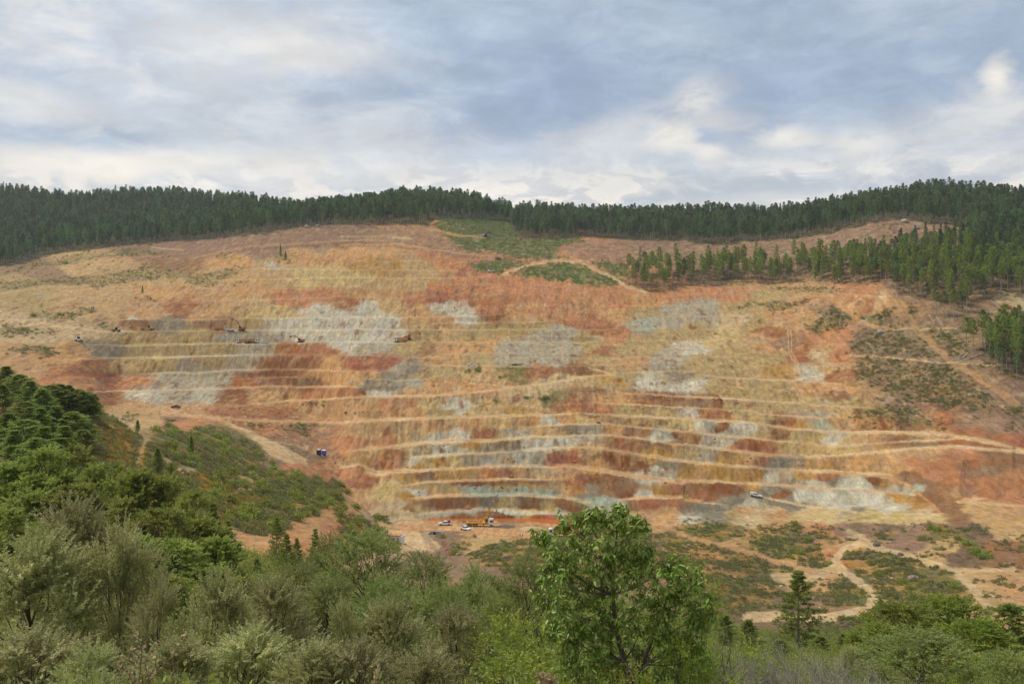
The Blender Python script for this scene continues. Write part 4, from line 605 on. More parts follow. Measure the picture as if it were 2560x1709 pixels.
def broadleaf(name, lmat, seed, H=5.0, R=1.4, base=0.30, clumps=22, shoots=300, per=22, ll=0.085, wid=0.24, sl=0.55, up=0.5, droop=0.0, crad=0.30, trunk_r=0.07, spread=0.75, stems=1):
    """trunk mesh with limbs, crown mesh of leafy shoots"""
    rng = np.random.default_rng(seed); segs = []; cc = []
    for i in range(clumps):
        for _ in range(60):
            t = rng.uniform(base, 0.97); prof = math.sin(math.pi * min(1, ((t - base) / (1 - base)) ** 0.75 * 0.86 + 0.12)) ** 0.8
            a = rng.uniform(0, 2 * math.pi); r = R * prof * (0.35 + 0.65 * math.sqrt(rng.random())) * rng.uniform(0.75, 1.1)
            p = np.array([r * math.cos(a), r * math.sin(a), H * t * 0.94])
            if all(np.linalg.norm((p - q) * (1, 1, 0.8)) > crad * R * 0.75 for q in cc): break
        cc.append(p)
    lean = rng.uniform(-0.06, 0.06, 2) * H
    for s in range(stems):
        o = np.array([rng.uniform(-.15, .15) * (stems > 1), rng.uniform(-.15, .15) * (stems > 1), 0.0]) * R
        tp = [(o[0] + lean[0] * q * q + 0.03 * H * rng.normal() * q, o[1] + lean[1] * q * q + 0.03 * H * rng.normal() * q, H * 0.86 * q) for q in (0, .2, .4, .6, .8, 1)]
        segs.append(([(tp[0][0], tp[0][1], -0.7)] + tp, [trunk_r * 1.25] + [trunk_r * x for x in (1.05, .85, .66, .48, .3, .12)]))
    tp = np.array(tp)
    for c in cc:
        t = np.clip(c[2] / H - 0.22 - 0.1 * rng.random(), 0.1, 0.8); st = np.array([np.interp(t, [0, .2, .4, .6, .8, 1], tp[:, k]) for k in (0, 1)] + [t * H * 0.86 / 0.86 * 0.9])
        mid = st * 0.45 + c * 0.55 + np.array([0, 0, -0.04 * H]) + rng.normal(size=3) * 0.03 * H
        segs.append(([tuple(st), tuple(mid), tuple(c)], [trunk_r * 0.40, trunk_r * 0.24, trunk_r * 0.09]))
    P, A, L, TN = [], [], [], []
    w = np.array([0.6 + 0.8 * rng.random() for _ in cc]); w /= w.sum(); idx = rng.choice(len(cc), shoots, p=w)
    cr = np.array([crad * R * rng.uniform(0.75, 1.3) for _ in cc]); ct = rng.uniform(0, 0.55, len(cc))
    for i in idx:
        d = rng.normal(size=3); d[2] = d[2] * 0.8 + 0.35; d /= np.linalg.norm(d)
        out = cc[i] * np.array([1, 1, 0]); out = out / (np.linalg.norm(out) + 0.2)
        b = cc[i] + d * cr[i] * rng.uniform(0.25, 0.95) * np.array([1, 1, 0.85])
        sd = nrm(d * 0.7 + out * 0.5 + np.array([0, 0, up]) + rng.normal(size=3) * 0.25); Ls = sl * rng.uniform(0.6, 1.3); n = max(4, int(per * Ls / sl))
        t = np.linspace(0.05, 1.0, n); ph = rng.uniform(0, 6.28) + np.arange(n) * 2.4
        a1 = nrm(np.cross(sd, [0.3, 0.2, 0.9])); a2 = np.cross(sd, a1)
        lat = a1 * np.cos(ph)[:, None] + a2 * np.sin(ph)[:, None]
        pos = b + sd * (t * Ls)[:, None] + np.array([0, 0, -droop]) * (t ** 2 * Ls)[:, None]
        ax = nrm(sd * (0.45 + 0.5 * t)[:, None] + lat * (0.95 - 0.4 * t)[:, None] + np.array([0, 0, -droop * 1.3]) + rng.normal(size=(n, 3)) * 0.18)
        P.append(pos); A.append(ax); L.append(ll * rng.uniform(0.7, 1.2, n) * (1.0 - 0.3 * t)); TN.append(np.clip(ct[i] + rng.uniform(-0.05, 0.45, n), 0, 1))
    P, A, L, TN = map(np.concatenate, (P, A, L, TN))
    Vt, Tt, tt = tube_arrays(segs, 5)
    return (blade_mesh(name + '_trunk', [(Vt, Tt, tt)], [BARK]), blade_mesh(name + '_crown', [leaf_arrays(P, A, L, wid, rng, tint=TN)], [lmat]), H, R)
def pine(name, lmat, seed, H=10.0, R=2.2, bare=0.25, whorls=13, br=6, tufts=7, needles=9, nl=0.28, wid=0.10, shape='cone', trunk_r=0.13, sides=6, rise=0.22):
    rng = np.random.default_rng(seed); segs = [([(0, 0, -0.8), (0.02 * H * rng.normal() * .3, 0.0, H * .5), (0.01 * H * rng.normal(), 0.01 * H * rng.normal(), H * 0.97)], [trunk_r, trunk_r * 0.66, trunk_r * 0.12])]
    P, A, L, TN = [], [], [], []
    for k in range(whorls):
        t = k / (whorls - 1); z = H * (bare + (0.97 - bare) * t)
        if shape == 'cone': rad = R * (1 - t) ** 0.75 * (0.55 + 0.45 * min(1, t * 5))
        else: rad = R * math.sin(math.pi * min(1, 0.22 + 0.76 * t)) ** 0.7
        rad = max(rad, 0.12 * R)
        a0 = rng.uniform(0, 6.28)
        for j in range(br):
            if rng.random() < 0.10: continue
            a = a0 + 6.283 * j / br + rng.normal() * 0.25; r = rad * rng.uniform(0.62, 1.15); rs = rise * (0.4 + 1.4 * t) + rng.normal() * 0.06
            d = np.array([math.cos(a), math.sin(a), rs]); e = np.array([0, 0, z]) + d * r
            if sides: segs.append(([(0, 0, z), tuple(np.array([0, 0, z]) + d * r * 0.55 + np.array([0, 0, -0.03 * r])), tuple(e)], [trunk_r * 0.22 * (1.2 - t), trunk_r * 0.13 * (1.2 - t), 0.008 * H / 10]))
            tn0 = rng.uniform(0, 0.5)
            for q in range(tufts):
                s = (0.25 + 0.75 * (q + rng.random()) / tufts); c = np.array([0, 0, z]) + d * r * s + rng.normal(size=3) * np.array([.10, .10, .05]) * r * (0.4 + 0.6 * s)
                ax = nrm(rng.normal(size=(needles, 3)) * 0.75 + d * 0.5 + np.array([0, 0, 0.75]))
                P.append(np.repeat(c[None], needles, 0)); A.append(ax); L.append(nl * rng.uniform(0.7, 1.25, needles)); TN.append(np.clip(tn0 + rng.uniform(0, 0.5, needles), 0, 1))
    P, A, L, TN = map(np.concatenate, (P, A, L, TN))
    return (tube_arrays(segs, sides or 5), leaf_arrays(P, A, L, wid, rng, 0.1, TN), H, R)
def pine_two(name, lmat, *a, **k):
    t, c, H, R = pine(name, lmat, *a, **k); return (blade_mesh(name + '_trunk', [t], [PINEBARK]), blade_mesh(name + '_crown', [c], [lmat]), H, R)
def clump(name, lmat, seed, n=90, R=0.5, H=0.6, ll=0.16, wid=0.28):
    rng = np.random.default_rng(seed); d = nrm(rng.normal(size=(n, 3))); d[:, 2] = np.abs(d[:, 2]); r = rng.uniform(0.35, 1.0, n)[:, None]
    k = 1 + 0.35 * np.sin(d[:, :1] * 4 + seed) * np.cos(d[:, 1:2] * 5 + seed)
    P = d * r * k * np.array([R, R, H]); A = nrm(d + rng.normal(size=(n, 3)) * 0.6 + np.array([0, 0, .5]))
    return blade_mesh(name, [leaf_arrays(P, A, ll * rng.uniform(0.7, 1.3, n), wid, rng)], [lmat])
# ------------------------------------------------------------------ trees as things
def plant(name, kit, loc, H, wid_m=None, rot=None, label=None, cat='tree', group=None):
    """a tree: Empty at its foot, trunk and crown as parts that share their meshes with other trees of the kind"""
    tm, cm, H0, R0 = kit; e = bpy.data.objects.new(name, None); COL.objects.link(e); e.empty_display_size = 0.2
    sz = H / H0; sx = sz if wid_m is None else wid_m / (2 * R0)
    e.location = loc; e.scale = (sx, sx, sz); e.rotation_euler = (0, 0, random.uniform(0, 6.28) if rot is None else rot)
    for nm, me in (('trunk', tm), ('crown', cm)):
        if me is None: continue
        o = bpy.data.objects.new(nm, me); COL.objects.link(o); o.parent = e
    return tag(e, label, cat, group)
def place(name, kit, u, vtop, d, wpx, hmin=1.2, hmax=30, **k):
    p = at(u, d); H = min(max((HZ - vtop) / FPX * d - p.z, hmin), hmax); p.z -= 0.05
    return plant(name, kit, p, H, wpx / FPX * d if wpx else None, **k)
S_KITS = [broadleaf('silver_oak', LF_SILVER, 100 + i, H=4.6, R=1.45, base=0.16, clumps=36, shoots=950, per=22, ll=0.10, wid=0.32, sl=0.55, up=0.75, crad=0.23, trunk_r=0.06) for i in range(4)]
M_KITS = [broadleaf('olive_oak', LF_OLIVE, 200 + i, H=6.5, R=2.2, base=0.14, clumps=32, shoots=950, per=18, ll=0.14, wid=0.28, sl=0.6, up=0.5, crad=0.25, trunk_r=0.09) for i in range(3)]
O_KITS = [broadleaf('green_oak', LF_OAK, 300 + i, H=9.0, R=3.1, base=0.16, clumps=50, shoots=1150, per=14, ll=0.29, wid=0.32, sl=0.7, up=0.35, crad=0.18, trunk_r=0.14) for i in range(4)]
B_KITS = [broadleaf('round_tree', LF_LIME, 400 + i, H=6.5, R=2.4, base=0.12, clumps=44, shoots=1000, per=16, ll=0.19, wid=0.30, sl=0.5, up=0.45, crad=0.23, trunk_r=0.11) for i in range(2)]
L_KITS = [broadleaf('light_shrub', LF_LIME, 500 + i, H=3.2, R=1.0, base=0.12, clumps=20, shoots=260, per=11, ll=0.105, wid=0.25, sl=0.42, up=0.35, crad=0.30, trunk_r=0.03, stems=3) for i in range(2)]
P_KITS = [pine_two('hill_pine', LF_PINE, 600 + i, H=11.0, R=2.6, bare=0.22, whorls=14, br=6, tufts=9, needles=11, nl=0.48, wid=0.13, shape=('cone', 'round', 'cone')[i], rise=0.30) for i in range(3)]
N_KITS = [pine_two('near_pine', LF_PINE, 650 + i, H=8.0, R=3.0, bare=0.08, whorls=15, br=7, tufts=10, needles=15, nl=0.27, wid=0.10, shape='cone', rise=0.24) for i in range(2)]
G_KITS = [pine_two('grove_pine', LF_PINE, 700 + i, H=16.0, R=(2.0, 2.3, 1.7, 2.2)[i], bare=(0.42, 0.5, 0.3, 0.56)[i], whorls=9, br=5, tufts=4, needles=5, nl=0.85, wid=0.17, shape=('round', 'round', 'cone', 'round')[i], trunk_r=0.17, sides=4, rise=0.35) for i in range(4)]
# the trees close to the camera, on the hill in front
for i, (u, v, w, d, lb) in enumerate((
    (70, 1335, 340, 24, 'large silvery olive tree filling the left edge of the foreground'), (180, 1258, 270, 31, 'pale green topped silvery tree rising behind the left edge tree'), (300, 1305, 235, 25, 'silvery tree with a slim dark trunk and spiky pale top left of centre'),
    (398, 1462, 160, 22, 'narrow silvery tree just right of the slim dark trunk'), (540, 1438, 200, 22, 'spiky topped silvery tree below the orange gully'), (690, 1450, 225, 24, 'twin topped silvery tree right of the spiky one below the gully'),
    (630, 1560, 270, 17, 'low spreading silvery tree at the lower edge below the twin topped tree'), (862, 1500, 130, 20, 'small silvery tree with upright sprays below the sandy yard'), (985, 1492, 210, 20, 'dense silvery tree below the sandy yard beside the cherry'),
    (1140, 1515, 195, 19, 'silvery tree with long pale sprays left of the cherry tree'), (900, 1590, 230, 15, 'low silvery bush at the lower edge under the dense silvery tree'), (2310, 1565, 310, 28, 'olive silver tree in front of the round yellow green trees'),
    (2515, 1620, 170, 24, 'silvery tree cut by the right edge at the bottom'), (2122, 1612, 80, 20, 'thin pale spiky sapling beside the bare grey twigs'), (80, 1565, 320, 15, 'low silvery bush in the lower left corner'),
    (235, 1610, 210, 14, 'low silvery bush beside the dark slim trunk at the lower edge'), (440, 1600, 240, 15, 'low silvery bush behind the dry yellow stalks'), (780, 1605, 240, 15, 'low silvery bush midway along the lower edge'), (1060, 1610, 200, 14, 'low silvery bush at the lower edge left of the cherry'))):
    place('silver_oak_tree', (M_KITS[i % 3] if u > 2250 else S_KITS[i % 4]), u, v, d, w, label=lb, group='silvery trees in the foreground')
for i, (u, v, w, d, lb) in enumerate((
    (912, 1322, 240, 46, 'broad dark olive tree below the white cabin by the yard'), (1062, 1375, 200, 43, 'dark olive tree under the stony stream bed'), (1198, 1410, 180, 41, 'dark olive tree under the scrubby mound left of the cherry'),
    (1320, 1388, 170, 39, 'pale sprayed olive tree rising behind the left side of the cherry'), (760, 1400, 180, 50, 'dark olive tree left of the broad one below the cabin'), (832, 1335, 180, 54, 'round dark olive tree beside the small pine cluster'),
    (820, 1440, 190, 42, 'lower olive tree in front of the round dark one'), (965, 1430, 190, 36, 'olive tree in front of the broad dark olive tree'), (1110, 1450, 180, 34, 'olive tree filling the gap in front of the stream bed trees'), (1240, 1480, 150, 30, 'slim olive tree tucked behind the light green shrubs'), (690, 1480, 170, 40, 'olive tree at the foot of the orange gully'))):
    place('olive_oak_tree', M_KITS[i % 3], u, v, d, w, label=lb, group='dark olive trees below the pit')
_ORD = ('first', 'second', 'third', 'fourth', 'fifth', 'sixth', 'seventh', 'eighth', 'ninth', 'tenth', 'eleventh', 'twelfth', 'thirteenth', 'fourteenth')
def in_rows(items, words, what):
    """one label per plant: which row of the wood, and which in that row counting from the left edge"""
    out = {}
    for w, rng_ in words:
        for n, i in enumerate(sorted((i for i in range(len(items)) if rng_[0] <= items[i][-1] < rng_[1]), key=lambda i: items[i][0])): out[i] = '%s %s from the left edge in the %s' % (_ORD[n], what, w)
    return lambda i: out[i]
OAKS = ((30, 1150, 160, 98), (110, 1112, 180, 98), (190, 1104, 170, 102), (270, 1142, 180, 97), (345, 1165, 160, 92), (420, 1182, 160, 92), (480, 1218, 150, 88), (70, 1212, 190, 78), (180, 1205, 190, 78), (300, 1240, 180, 75), (400, 1262, 180, 72),
                                  (498, 1275, 160, 76), (545, 1335, 150, 70), (20, 1265, 160, 66), (440, 1342, 190, 62), (520, 1412, 160, 60), (350, 1335, 160, 60), (600, 1440, 140, 57), (250, 1295, 160, 63), (130, 1290, 170, 60), (330, 1410, 150, 50), (430, 1430, 150, 48))
oak_label = in_rows(OAKS, (('back row of the oak wood', (86, 999)), ('middle row of the oak wood', (64, 86)), ('front row of the oak wood', (0, 64))), 'rounded green oak')
for i, (u, v, w, d) in enumerate(OAKS):
    place('green_oak_tree', O_KITS[i % 4], u, v, d, w, label=oak_label(i), group='green oaks on the left slope')
for i, (u, v, w, d, lb) in enumerate(((2250, 1502, 220, 56, 'round yellow green tree with the broad dome at lower right'), (2372, 1490, 230, 60, 'tallest round yellow green tree at lower right'), (2190, 1555, 190, 50, 'round yellow green tree nearest the small pine at lower right'), (2445, 1545, 190, 54, 'round yellow green tree next to the flat topped pine'), (2150, 1608, 140, 45, 'lowest yellow green tree by the bare grey twigs'), (2470, 1640, 180, 34, 'bright yellow green tree low in the right corner'))):
    place('round_green_tree', B_KITS[i % 2], u, v, d, w, label=lb, group='round yellow green trees')
for i, (u, v, w, d, lb) in enumerate(((1345, 1442, 250, 16, 'airy light green shrub left of the cherry trunk'), (1290, 1590, 260, 12, 'leafy light green shrub at the lower edge left of the cherry'), (1440, 1560, 220, 13, 'light green shrub under the cherry branches'), (1760, 1655, 190, 13, 'low bright shrub in front of the bare grey twigs'), (1900, 1665, 190, 13, 'low bright shrub right of centre in front of the twigs'), (1660, 1600, 180, 14, 'light green shrub right of the cherry trunk'), (1575, 1600, 170, 11.5, 'light green shrub in front of the cherry trunk'), (1700, 1560, 150, 12.3, 'light green shrub at the right foot of the cherry'), (1480, 1630, 190, 11, 'light green shrub at the left foot of the cherry'), (1735, 1405, 210, 15.5, 'tall light green shrub rising right behind the cherry'), (1820, 1520, 190, 18, 'light green shrub between the cherry and the low pines'), (1250, 1500, 170, 18, 'airy shrub between the silvery tree and the cherry'), (1980, 1670, 150, 14, 'smallest bright shrub at the right end of the bare twigs'))):
    place('light_green_shrub', L_KITS[i % 2], u, v, d, w, label=lb, cat='shrub', group='light green shrubs')
for i, (u, v, w, d, lb) in enumerate(((1996, 1428, 185, 82, 'lone bushy pine standing in front of the curved dirt track'), (1742, 1522, 120, 78, 'low pine behind the right side of the cherry'), (1812, 1535, 120, 76, 'low pine left of the lone bushy pine'), (1872, 1548, 120, 72, 'low pine touching the lone bushy pine'), (1706, 1572, 110, 66, 'smallest low pine beside the cherry leaves'),
                                       (2052, 1588, 120, 74, 'low pine right of the lone bushy pine'), (1950, 1600, 130, 66, 'low pine in front of the lone bushy pine'), (2108, 1582, 90, 72, 'low pine against the yellow green trees'), (692, 1293, 75, 120, 'tall dark pine of the small cluster by the orange gully'), (716, 1335, 90, 108, 'bushy front pine of the small cluster by the gully'),
                                       (742, 1345, 60, 116, 'thin middle pine of the small cluster by the gully'), (788, 1322, 70, 114, 'right hand pine of the small cluster by the gully'), (642, 1395, 70, 95, 'sapling pine in front of the orange gully'), (532, 1258, 120, 84, 'broad green pine at the right end of the oak wood'), (570, 1300, 90, 80, 'second pine at the right end of the oak wood'))):
    place('pine_tree', N_KITS[i % 2], u, v, d, w, label=lb, group='pines on the near slopes')
place('pine_tree', P_KITS[1], 2524, 1510, 72, 140, label='flat topped pine with visible trunk at the right edge', group='pines on the near slopes')
HILL_PINES = ((15, 916, 236), (48, 955, 230), (75, 968, 225), (105, 983, 216), (128, 965, 225), (150, 967, 228), (172, 972, 231), (196, 984, 231), (218, 990, 234), (233, 1008, 237), (60, 1010, 192), (100, 1020, 190), (140, 1015, 196), (180, 1030, 196), (212, 1040, 201), (20, 1040, 172), (60, 1060, 167), (110, 1068, 162), (160, 1065, 167), (205, 1075, 177), (6, 985, 214), (35, 1085, 150), (90, 1100, 145), (150, 1095, 150))
pine_label = in_rows(HILL_PINES, (('crest row of the left hill', (213, 999)), ('lower rows of the left hill', (0, 213))), 'green pine')
for i, (u, v, d) in enumerate(HILL_PINES):
    place('pine_tree', P_KITS[i % 3], u, v, d, 86 * 230 / d * random.uniform(.85, 1.15), hmin=6, hmax=15, label=pine_label(i), group='pines on the left hill')
for u, v, d, w, lb in ((394, 1120, 205, 42, 'lone dark pine by the dirt gully'), (344, 1066, 262, 20, 'small round tree on the crest beside the gully head'), (428, 1158, 195, 22, 'thin young pine right of the lone dark pine'), (478, 1090, 260, 24, 'slim young pine above the valley scrub')):
    place('pine_tree', P_KITS[0], u, v, d, w, hmin=3.5, label=lb, group='lone pines of the valley')
for u, v, d, w, lb in ((701, 617, 860, 9, 'taller of two little dark conifers above the pit'), (714, 625, 858, 10, 'shorter of two little dark conifers above the pit'), (356, 720, 840, 8, 'tiny lone pine on the tan upper bench')):
    p = ground(u, v + (30 if u > 400 else 18)); plant('pine_tree', P_KITS[0], p, (14 if u > 705 else 20 if u > 400 else 12) * 0.62, w / FPX * p.y, label=lb)
# groves on the right hand slope, tree by tree
def scatter_poly(poly, n, dmin=6.0, tries=40, far=0):
    us = [q[0] for q in poly]; vs = [q[1] for q in poly]; out = []
    for _ in range(n * tries):
        u = random.uniform(min(us), max(us)); v = random.uniform(min(vs), max(vs))
        if not inpoly(np.array([u]), np.array([v]), poly)[0]: continue
        p = ground(u, v)
        if p.y < far or any((p.x - q.x) ** 2 + (p.y - q.y) ** 2 < dmin * dmin for q in out): continue
        out.append(p)
        if len(out) >= n: break
    return out
GROVE_LABEL = {'young': ('slender green pine in the thinned grove above the pit rim', 'pines in the grove above the pit rim'), 'mixed': ('tall pine with bare trunk in the loose wood on the right slope', 'pines in the loose wood on the right slope'), 'tall': ('dark tall pine in the stand at the right edge', 'pines in the stand at the right edge')}
GROVE_N = {'young': 135, 'mixed': 110, 'tall': 22}
for q, a, kd in GROVES:
    for i, p in enumerate(scatter_poly(q, GROVE_N[kd], 5.0 if kd != 'tall' else 3.5)):
        H = {'young': random.uniform(12, 23), 'mixed': random.uniform(13, 23), 'tall': random.uniform(16, 23)}[kd]
        plant('pine_tree', G_KITS[random.choice((0, 1, 2, 2) if kd == 'young' else (0, 1, 3, 3))], p, H, random.uniform(4.0, 6.4), label=GROVE_LABEL[kd][0], group=GROVE_LABEL[kd][1])
for u, v, h in ((2417, 787, 20), (2262, 660, 15), (2085, 650, 15), (2416, 878, 18), (2433, 880, 17), (2340, 790, 17), (2360, 795, 16), (2385, 800, 18)):
    plant('pine_tree', G_KITS[3], ground(u, v), h, 6.4, label=GROVE_LABEL['mixed'][0], group=GROVE_LABEL['mixed'][1])
# ------------------------------------------------------------------ the far woods and the low scrub: nobody could count them
def scatter_object(name, pts, kits, scl, lbl, cat, tilt=0.0):
    """points carrying instances of a few plant meshes, as one object"""
    me = bpy.data.meshes.new(name); me.vertices.add(len(pts)); me.vertices.foreach_set('co', np.asarray(pts, np.float32).ravel())
    rng = np.random.default_rng(len(pts))
    for nm, val in (('psize', np.asarray(scl, np.float32)), ('pturn', rng.uniform(0, 6.28, len(pts)).astype(np.float32)), ('pkind', rng.integers(0, len(kits), len(pts)).astype(np.float32))):
        a = me.attributes.new(nm, 'FLOAT', 'POINT'); a.data.foreach_set('value', val)
    o = link(name, me); g = bpy.data.node_groups.new(name, 'GeometryNodeTree')
    g.interface.new_socket('Geometry', in_out='INPUT', socket_type='NodeSocketGeometry'); g.interface.new_socket('Geometry', in_out='OUTPUT', socket_type='NodeSocketGeometry')
    N = NT(g); gi = N.add('NodeGroupInput'); go = N.add('NodeGroupOutput'); jn = N.add('GeometryNodeJoinGeometry')
    def att(n): q = N.add('GeometryNodeInputNamedAttribute', data_type='FLOAT'); q.inputs['Name'].default_value = n; return q.outputs['Attribute']
    for k, src in enumerate(kits):
        oi = N.add('GeometryNodeObjectInfo'); oi.inputs['Object'].default_value = src
        ins = N.add('GeometryNodeInstanceOnPoints'); cmp_ = N.add('FunctionNodeCompare', data_type='FLOAT', operation='EQUAL')
        N.put(cmp_.inputs[0], att('pkind')); cmp_.inputs[1].default_value = float(k); cmp_.inputs['Epsilon'].default_value = 0.1
        cx = N.add('ShaderNodeCombineXYZ'); N.put(cx.inputs[2], att('pturn'))
        N.l.new(gi.outputs[0], ins.inputs['Points']); N.l.new(cmp_.outputs[0], ins.inputs['Selection']); N.l.new(oi.outputs['Geometry'], ins.inputs['Instance'])
        N.l.new(cx.outputs[0], ins.inputs['Rotation']); N.put(ins.inputs['Scale'], att('psize')); N.l.new(ins.outputs[0], jn.inputs[0])
    N.l.new(jn.outputs[0], go.inputs[0]); md = o.modifiers.new('scatter', 'NODES'); md.node_group = g
    return tag(o, lbl, cat, None, 'stuff')
def src(name, me): return bpy.data.objects.new(name, me)          # a form to be scattered, itself not in the scene
FP = []
for i in range(5):
    t, c, H_, R__ = pine('wood_pine', LF_FARPINE, 800 + i, H=17.0, R=(2.5, 2.2, 2.8, 2.4, 2.1)[i], bare=(0.48, 0.40, 0.55, 0.44, 0.35)[i], whorls=8, br=5, tufts=3, needles=4, nl=1.15, wid=0.22, shape=('round', 'round', 'round', 'round', 'cone')[i], trunk_r=0.2, sides=0, rise=0.35)
    FP.append(src('pine', blade_mesh('wood_pine', [t, c], [PINEBARK, LF_FARPINE], [0, 1])))
fp, fs = [], []
rr = np.random.default_rng(77)
cand = []
for _ in range(46000):
    d = math.sqrt(rr.uniform(620 ** 2, 1640 ** 2)); u = rr.uniform(-150, 2710); cand.append((u, d))
cand = np.array(cand); cx_ = (cand[:, 0] - CX) / FPX * cand[:, 1]
cell = set()
for (u, d), x in zip(cand, cx_):
    j = int(np.clip(np.searchsorted(UC, u), 1, NU - 1)); i = int(np.searchsorted(TY[j], d)); i = min(i, rows - 1)
    if d > DD[j, -1] + 80: continue
    v0 = V0[j, i]; f = fm[j, i]
    if f < 0.5: continue
    if pn(x / 23.0, d / 23.0, 7) > 0.52: continue
    key = (int(x / 5.2), int(d / 5.2))
    if key in cell: continue
    cell.add(key); fp.append((x, d, height(x, d) - 0.2)); fs.append(0.90 * rr.uniform(0.62, 1.22) * (1.1 if rr.random() < .85 else .6))
for q, n in ((sh('C', [(2080, 1150), (2349, 1090), (2420, 1250), (2349, 1400), (2200, 1370), (2100, 1290)]), 45), (GROVES[0][0], 40), (GROVES[1][0], 70), (sh('C', [(1050, 570), (1500, 520), (1500, 700), (1250, 730)]), 45), (sh('C', [(1500, 480), (1900, 450), (2000, 640), (1500, 660)]), 70)):
    for p in scatter_poly(q, n, 4.5): fp.append((p.x, p.y, p.z - .2)); fs.append(rr.uniform(.65, 1.0))
scatter_object('pine_forest', fp, FP, fs, 'dense dark pine forest covering the hills along the skyline', 'forest')
# scrub, broom and heath on the slopes
SC = {'g': [src('shrub', clump('scrub', LF_SCRUB, 900 + i, 70, 0.75, 0.8, 0.30, 0.30)) for i in range(3)], 'y': [src('broom', clump('broom', LF_BROOM, 920 + i, 60, 0.6, 0.65, 0.26, 0.22)) for i in range(2)], 'h': [src('heath', clump('heath', LF_HEATH, 940 + i, 50, 0.7, 0.45, 0.28, 0.16)) for i in range(2)]}
prob = VEG * (U0 > -100) * (U0 < 2660) * (TY > 95) * (1 - fm)
yel = fbm(TX / 16, TY / 16, 3, 95); gr = fbm(TX / 26, TY / 26, 3, 91); he = fbm(TX / 19, TY / 19, 4, 99)
pts = {'g': ([], []), 'y': ([], []), 'h': ([], [])}
flat_i = np.nonzero((rr.random(prob.shape) < prob * 0.26).ravel())[0]
for ix in flat_i:
    j, i = divmod(int(ix), rows); k = 'g'
    if yel[j, i] > 0.16 and V0[j, i] > 900: k = 'y' if rr.random() < 0.75 else 'g'
    elif BROOM[j, i] > 0.3 and rr.random() < 0.8: k = 'y'
    elif he[j, i] > 0.10: k = 'h' if rr.random() < 0.6 else 'g'
    s = rr.uniform(0.4, 1.15) * (0.75 + 0.55 * TY[j, i] / 500.0) * (1.2 if (TY[j, i] < 400 and U0[j, i] < 950) else 1.0); bright = (V0[j, i] < 760)
    pts[k][0].append((TX[j, i] + rr.normal() * 0.3, TY[j, i] + rr.normal() * 0.5, TZ[j, i] - 0.1)); pts[k][1].append(s * (0.8 if bright else 1.0))
for k, nm, lb, ct in (('g', 'green_scrub', 'low green scrub spread over the slopes around the pit', 'scrub'), ('y', 'yellow_broom', 'low yellowish broom patches among the scrub', 'broom'), ('h', 'dry_heath', 'low brownish heath and brash on the slopes', 'heath')):
    scatter_object(nm, pts[k][0], SC[k], pts[k][1], lb, ct)
# undergrowth between the foreground trees
UG = [src('bush', clump('bush', LF_OAK, 960 + i, 420, 0.9, 1.0, 0.11, 0.27)) for i in range(2)] + [src('bush', clump('bush', LF_OLIVE, 970 + i, 420, 0.9, 1.0, 0.10, 0.25)) for i in range(2)]
up_, us_ = [], []
for _ in range(3600):
    d = math.sqrt(rr.uniform(9 ** 2, 128 ** 2)); u = rr.uniform(-150, 2710)
    if u < 600 and d > 60: continue
    p = at(u, d); up_.append((p.x, p.y, p.z - 0.1)); us_.append(rr.uniform(0.5, 1.25) * (0.8 + d / 130) * (0.6 if u > 1600 else 1.0))
scatter_object('undergrowth', up_, UG, us_, 'dense green undergrowth between the foreground trees', 'undergrowth')

# loose stones lying on the faces and at the foot of the benches
def rock_mesh(seed, m):
    bm = bmesh.new(); bmesh.ops.create_icosphere(bm, subdivisions=1, radius=0.5); r_ = random.Random(seed)
    for v in bm.verts: v.co *= r_.uniform(.65, 1.15); v.co.z *= .8
    me = bpy.data.meshes.new('rubble_stone'); bm.to_mesh(me); bm.free(); me.materials.append(m); return me
RK = [src('stone', rock_mesh(i, mat('rubble_%d' % i, tuple(PAL[c] * f), .95, vary=.3))) for i, (c, f) in enumerate((('t', 1.0), ('q', .9), ('p', 1.1), ('m', 1.1), ('g', 1.1)))]
pr_ = wall * (0.012 + 0.05 * sstep(0.1, 0.35, fbm(TX / 10, TY / 10, 3, 181))) * (U0 > -60) * (U0 < 2620) + (TY > 120) * (TY < 420) * (U0 > 1000) * 0.006
ix_ = np.nonzero((rr.random(pr_.shape) < pr_).ravel())[0]
scatter_object('rubble', np.stack([TX.ravel()[ix_], TY.ravel()[ix_], TZ.ravel()[ix_]], -1), RK, (0.35 + 1.3 * rr.random(len(ix_)) ** 4) * 0.9, 'loose stones and rubble strewn over the pit faces', 'rubble')
